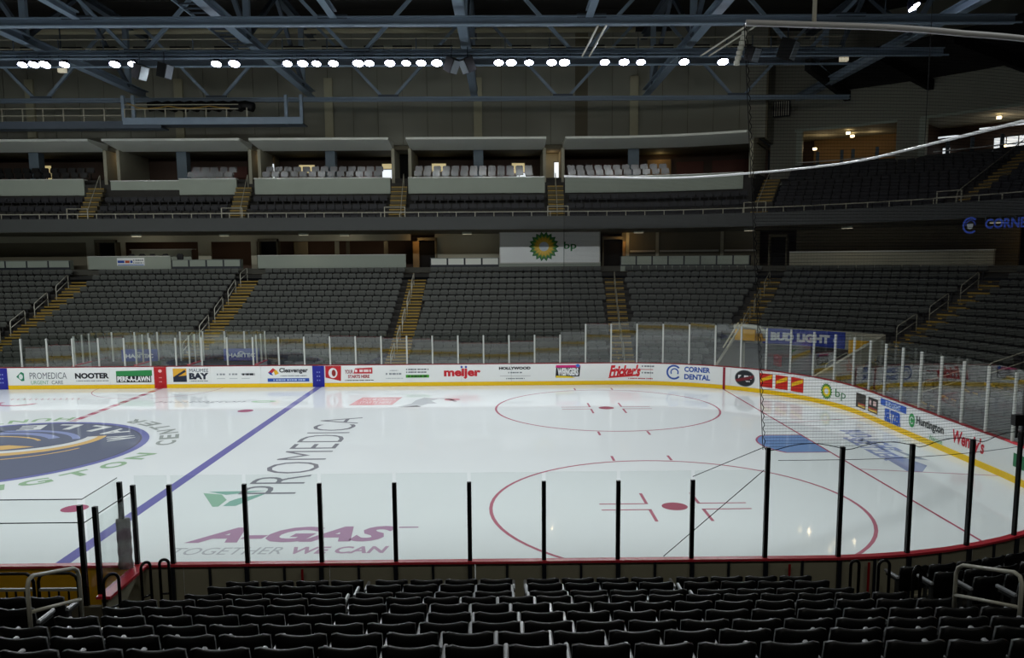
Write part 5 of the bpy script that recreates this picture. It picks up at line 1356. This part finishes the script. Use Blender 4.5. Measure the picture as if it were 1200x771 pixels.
for x in (-8.2, -2.6, 3.2, 7.6): area('concourse_lamp', (x, YC+27.2, 7.7), (x, YC+30.2, 6.0), 7, 0.8, 0.15, (1.0, 0.8, 0.55))  # added unseen fill that brightens the concourse rooms
for b, r in ((('x', 10.95), 25.6), (('a', 7.0), 25.8), (('a', 62.2), 25.5)):
    x, y, nx, ny = bowl(bt(b, r), r); area('door_lamp', (x, y, 7.65), (x+nx*2, y+ny*2, 6.2), 5, 0.3, 0.15, (1.0, 0.6, 0.22))
hexp = [(0.55*math.cos(PI*k/3+PI/6), 0.6*math.sin(PI*k/3+PI/6)) for k in range(6)]
f = Flat().poly(hexp, (110, 100, 84)).poly([(x*0.82, y*0.82) for x, y in hexp], (134, 128, 110), 1)
tag(f.build('wall_emblem', lambda u, v, off: polar(67.8+math.degrees(u/26.2), 26.15-off, 6.9+v)), 'faint dark hexagon emblem on the wall at the right edge', 'sign')
# little ceiling fixtures under the deck
for i, (b, r) in enumerate(((('x', -7.9), 24.5), (('x', -7.3), 23.2), (('x', 3.6), 23.4), (('x', 6.0), 25.0), (('x', 14.4), 23.6), (('a', 9.0), 23.4), (('a', 26.5), 22.8), (('a', 41.0), 22.8), (('a', 61.5), 22.6), (('x', -1.9), 24.2))):
    x, y, nx, ny = bowl(bt(b, r), r)
    t = thing('ceiling_fixture', 'small pale light fixture under the upper deck, %s from the left' % nth([2, 3, 5, 6, 7, 8, 9, 10, 11, 4][i]), 'light', (x, y, 7.98), math.atan2(-ny, -nx)-PI/2, 'fixtures under the upper deck')
    area('fixture_lamp', (x, y, 7.75), (x+nx*2.5, y+ny*2.5, 6.6), 4.0, 0.6, 0.15, (1.0, 0.93, 0.78))
    MB().box(-0.32, 0.32, -0.1, 0.1, -0.14, 0.02).build('housing', M['ledge'], t); MB().box(-0.3, 0.3, -0.09, 0.09, -0.16, -0.14).build('diffuser', M['lamp_dim'], t)
# lit openings in the suite back walls
def suite_window(i, x, z0, z1, w_, m, y=YC+27.58, lab=None):
    d = thing('window_%d' % i, None, None, (x, y, z0), 0, None, 'structure')
    MB().box(-w_/2, w_/2, -0.02, 0.0, 0, z1-z0).build('pane', m, d)
    MB().box(-w_/2-0.06, -w_/2, -0.06, 0.0, -0.05, z1-z0+0.05).box(w_/2, w_/2+0.06, -0.06, 0.0, -0.05, z1-z0+0.05).box(-w_/2, w_/2, -0.06, 0.0, z1-z0, z1-z0+0.06).build('window_frame', M['beige_dk'], d)
for i, (x, z0, z1, w_, m) in enumerate(((-15.2, 11.5, 12.9, 0.55, 'lit_warm'), (3.0, 12.3, 12.85, 1.1, 'lit_warm'), (8.7, 12.5, 12.9, 0.8, 'lit_warm'), (8.7, 11.4, 12.5, 0.8, 'lit_win'), (12.3, 12.35, 12.9, 1.0, 'lit_warm'), (17.9, 12.2, 12.9, 0.9, 'lit_warm'), (18.1, 11.4, 12.2, 0.6, 'lit_win'))):
    suite_window(i+1, x, z0, z1, w_, M[m])
for i, (x, w_) in enumerate(((1.0, 0.3), (10.62, 0.35), (20.55, 0.4))): suite_window(i+8, x, 11.0, 12.75, w_, M['lit_win'], YC+25.95)
for i, (x0, x1) in enumerate(((4.3, 4.9), (6.6, 8.0), (13.6, 14.9), (16.0, 17.2), (-3.4, -1.2))):
    tag(box('wall_suite_panel', x0, x1, YC+27.5, YC+27.58, 11.2, 12.75, M['redbrown']), 'red brown panel on a suite back wall', kind='structure')
rr = 27.4
mb = MB(); sweep(mb, [(rr, 11.2), (rr+0.1, 11.2), (rr+0.1, 13.0), (rr, 13.0)], ('a', 10.2), ('a', 13.6)); tag(mb.build('wall_warm_niche', M['orange_wall']), kind='structure')
point('suite_lamp', polar(12, 26.8, 13.0), 5, (1.0, 0.75, 0.35), 0.08)
for a0, a1 in ((14.4, 18.2), (19.4, 24.5), (2.0, 8.6)):
    mb = MB(); sweep(mb, [(27.45, 11.2), (27.55, 11.2), (27.55, 12.8), (27.45, 12.8)], ('a', a0), ('a', a1)); tag(mb.build('wall_suite_panel', M['redbrown']), kind='structure')
# corner suites: lit panes, mullions, lamps, warm wall
mb = MB(); sweep(mb, [(33.2, 11.4), (33.4, 11.4), (33.4, 14.5), (33.2, 14.5)], ('a', 31), ('a', 41.5)); tag(mb.build('wall_warm', M['orange_wall']), kind='structure')
for i, (a0, a1, z0, z1, r) in enumerate(((50.6, 51.7, 12.3, 13.5, 33.2), (51.85, 52.9, 12.3, 13.5, 33.2), (53.05, 55.0, 12.3, 13.5, 33.2), (45.4, 46.1, 12.5, 13.2, 33.2), (44.0, 44.9, 12.6, 12.95, 33.0))):
    d = thing('window_%d' % (i+20), None, None, polar(a0, r, z0), 0, None, 'structure')
    mb = MB(); sweep(mb, [(r, z0), (r+0.05, z0), (r+0.05, z1), (r, z1)], ('a', a0), ('a', a1), 2); at_root(mb.build('pane', M['lit_win']), d)
    mb = MB(); sweep(mb, [(r-0.05, z1), (r+0.05, z1), (r+0.05, z1+0.08), (r-0.05, z1+0.08)], ('a', a0-0.1), ('a', a1+0.1), 2); at_root(mb.build('window_frame', M['steel_dark']), d)
for i, (a, r, z) in enumerate(((32.0, 30.5, 13.55), (36.4, 29.6, 14.3), (36.2, 31.2, 14.3), (43.8, 29.0, 14.35), (53.0, 30.2, 14.3), (55.0, 32.0, 14.3), (52.0, 32.6, 12.9))):
    o = MB().cyl((0, 0), 0.13, -0.08, 0.06, 12).build('round_lamp', M['lamp_small']); o.location = polar(a, r, z)
    tag(o, 'small glowing round lamp in the corner suites, %s from the left' % nth([1, 3, 2, 4, 6, 7, 5][i]), 'light', 'lamps of the corner suites')
t = thing('suite_railing', 'grey glass fronted railing along the corner suites', 'railing', polar(45, 27.3, 12.2))
for a0, a1 in ((31, 44), (48, 90)):
    mb = MB(); mb.tube([polar(a0+(a1-a0)*k/8, 27.5, 12.35) for k in range(9)], 0.035, 6); at_root(mb.build('rail', M['pipe']), t)
for a in (33.5, 36.6, 38.0, 41.0, 49.4, 52.2, 55.5, 59.0): at_root(MB().box(-0.09, 0.09, -0.06, 0.06, 12.2, 13.0).build('post', M['column']), t).location = polar(a, 27.8, 0)
for i, (a0, a1) in enumerate(((46.4, 48.6), (50.8, 56.0))):
    mb = MB(); mb.tube([polar(a0+(a1-a0)*k/3, 30.5, 13.55+0.25*i) for k in range(4)], 0.05, 6); tag(mb.build('strip_lamp', M['lit_win']), 'glowing white strip lamp in the right suite, '+['left', 'right'][i], 'light')
def vent(a, lab):
    t = thing('slatted_vent', lab, 'vent', polar(a, 27.2, 15.4), -math.radians(a))
    MB().box(-0.6, 0.6, 0.1, 0.3, 0, 1.0).build('frame', M['steel_dark'], t)
    sm = MB().box(-0.03, 0.03, 0.04, 0.1, 0.05, 0.95).mesh('slat', M['rail'])
    for k in range(8): inst('slat', sm, t, (-0.5+0.143*k, 0, 0))
vent(28.6, 'pale slatted louvre high in the corner of the far wall')
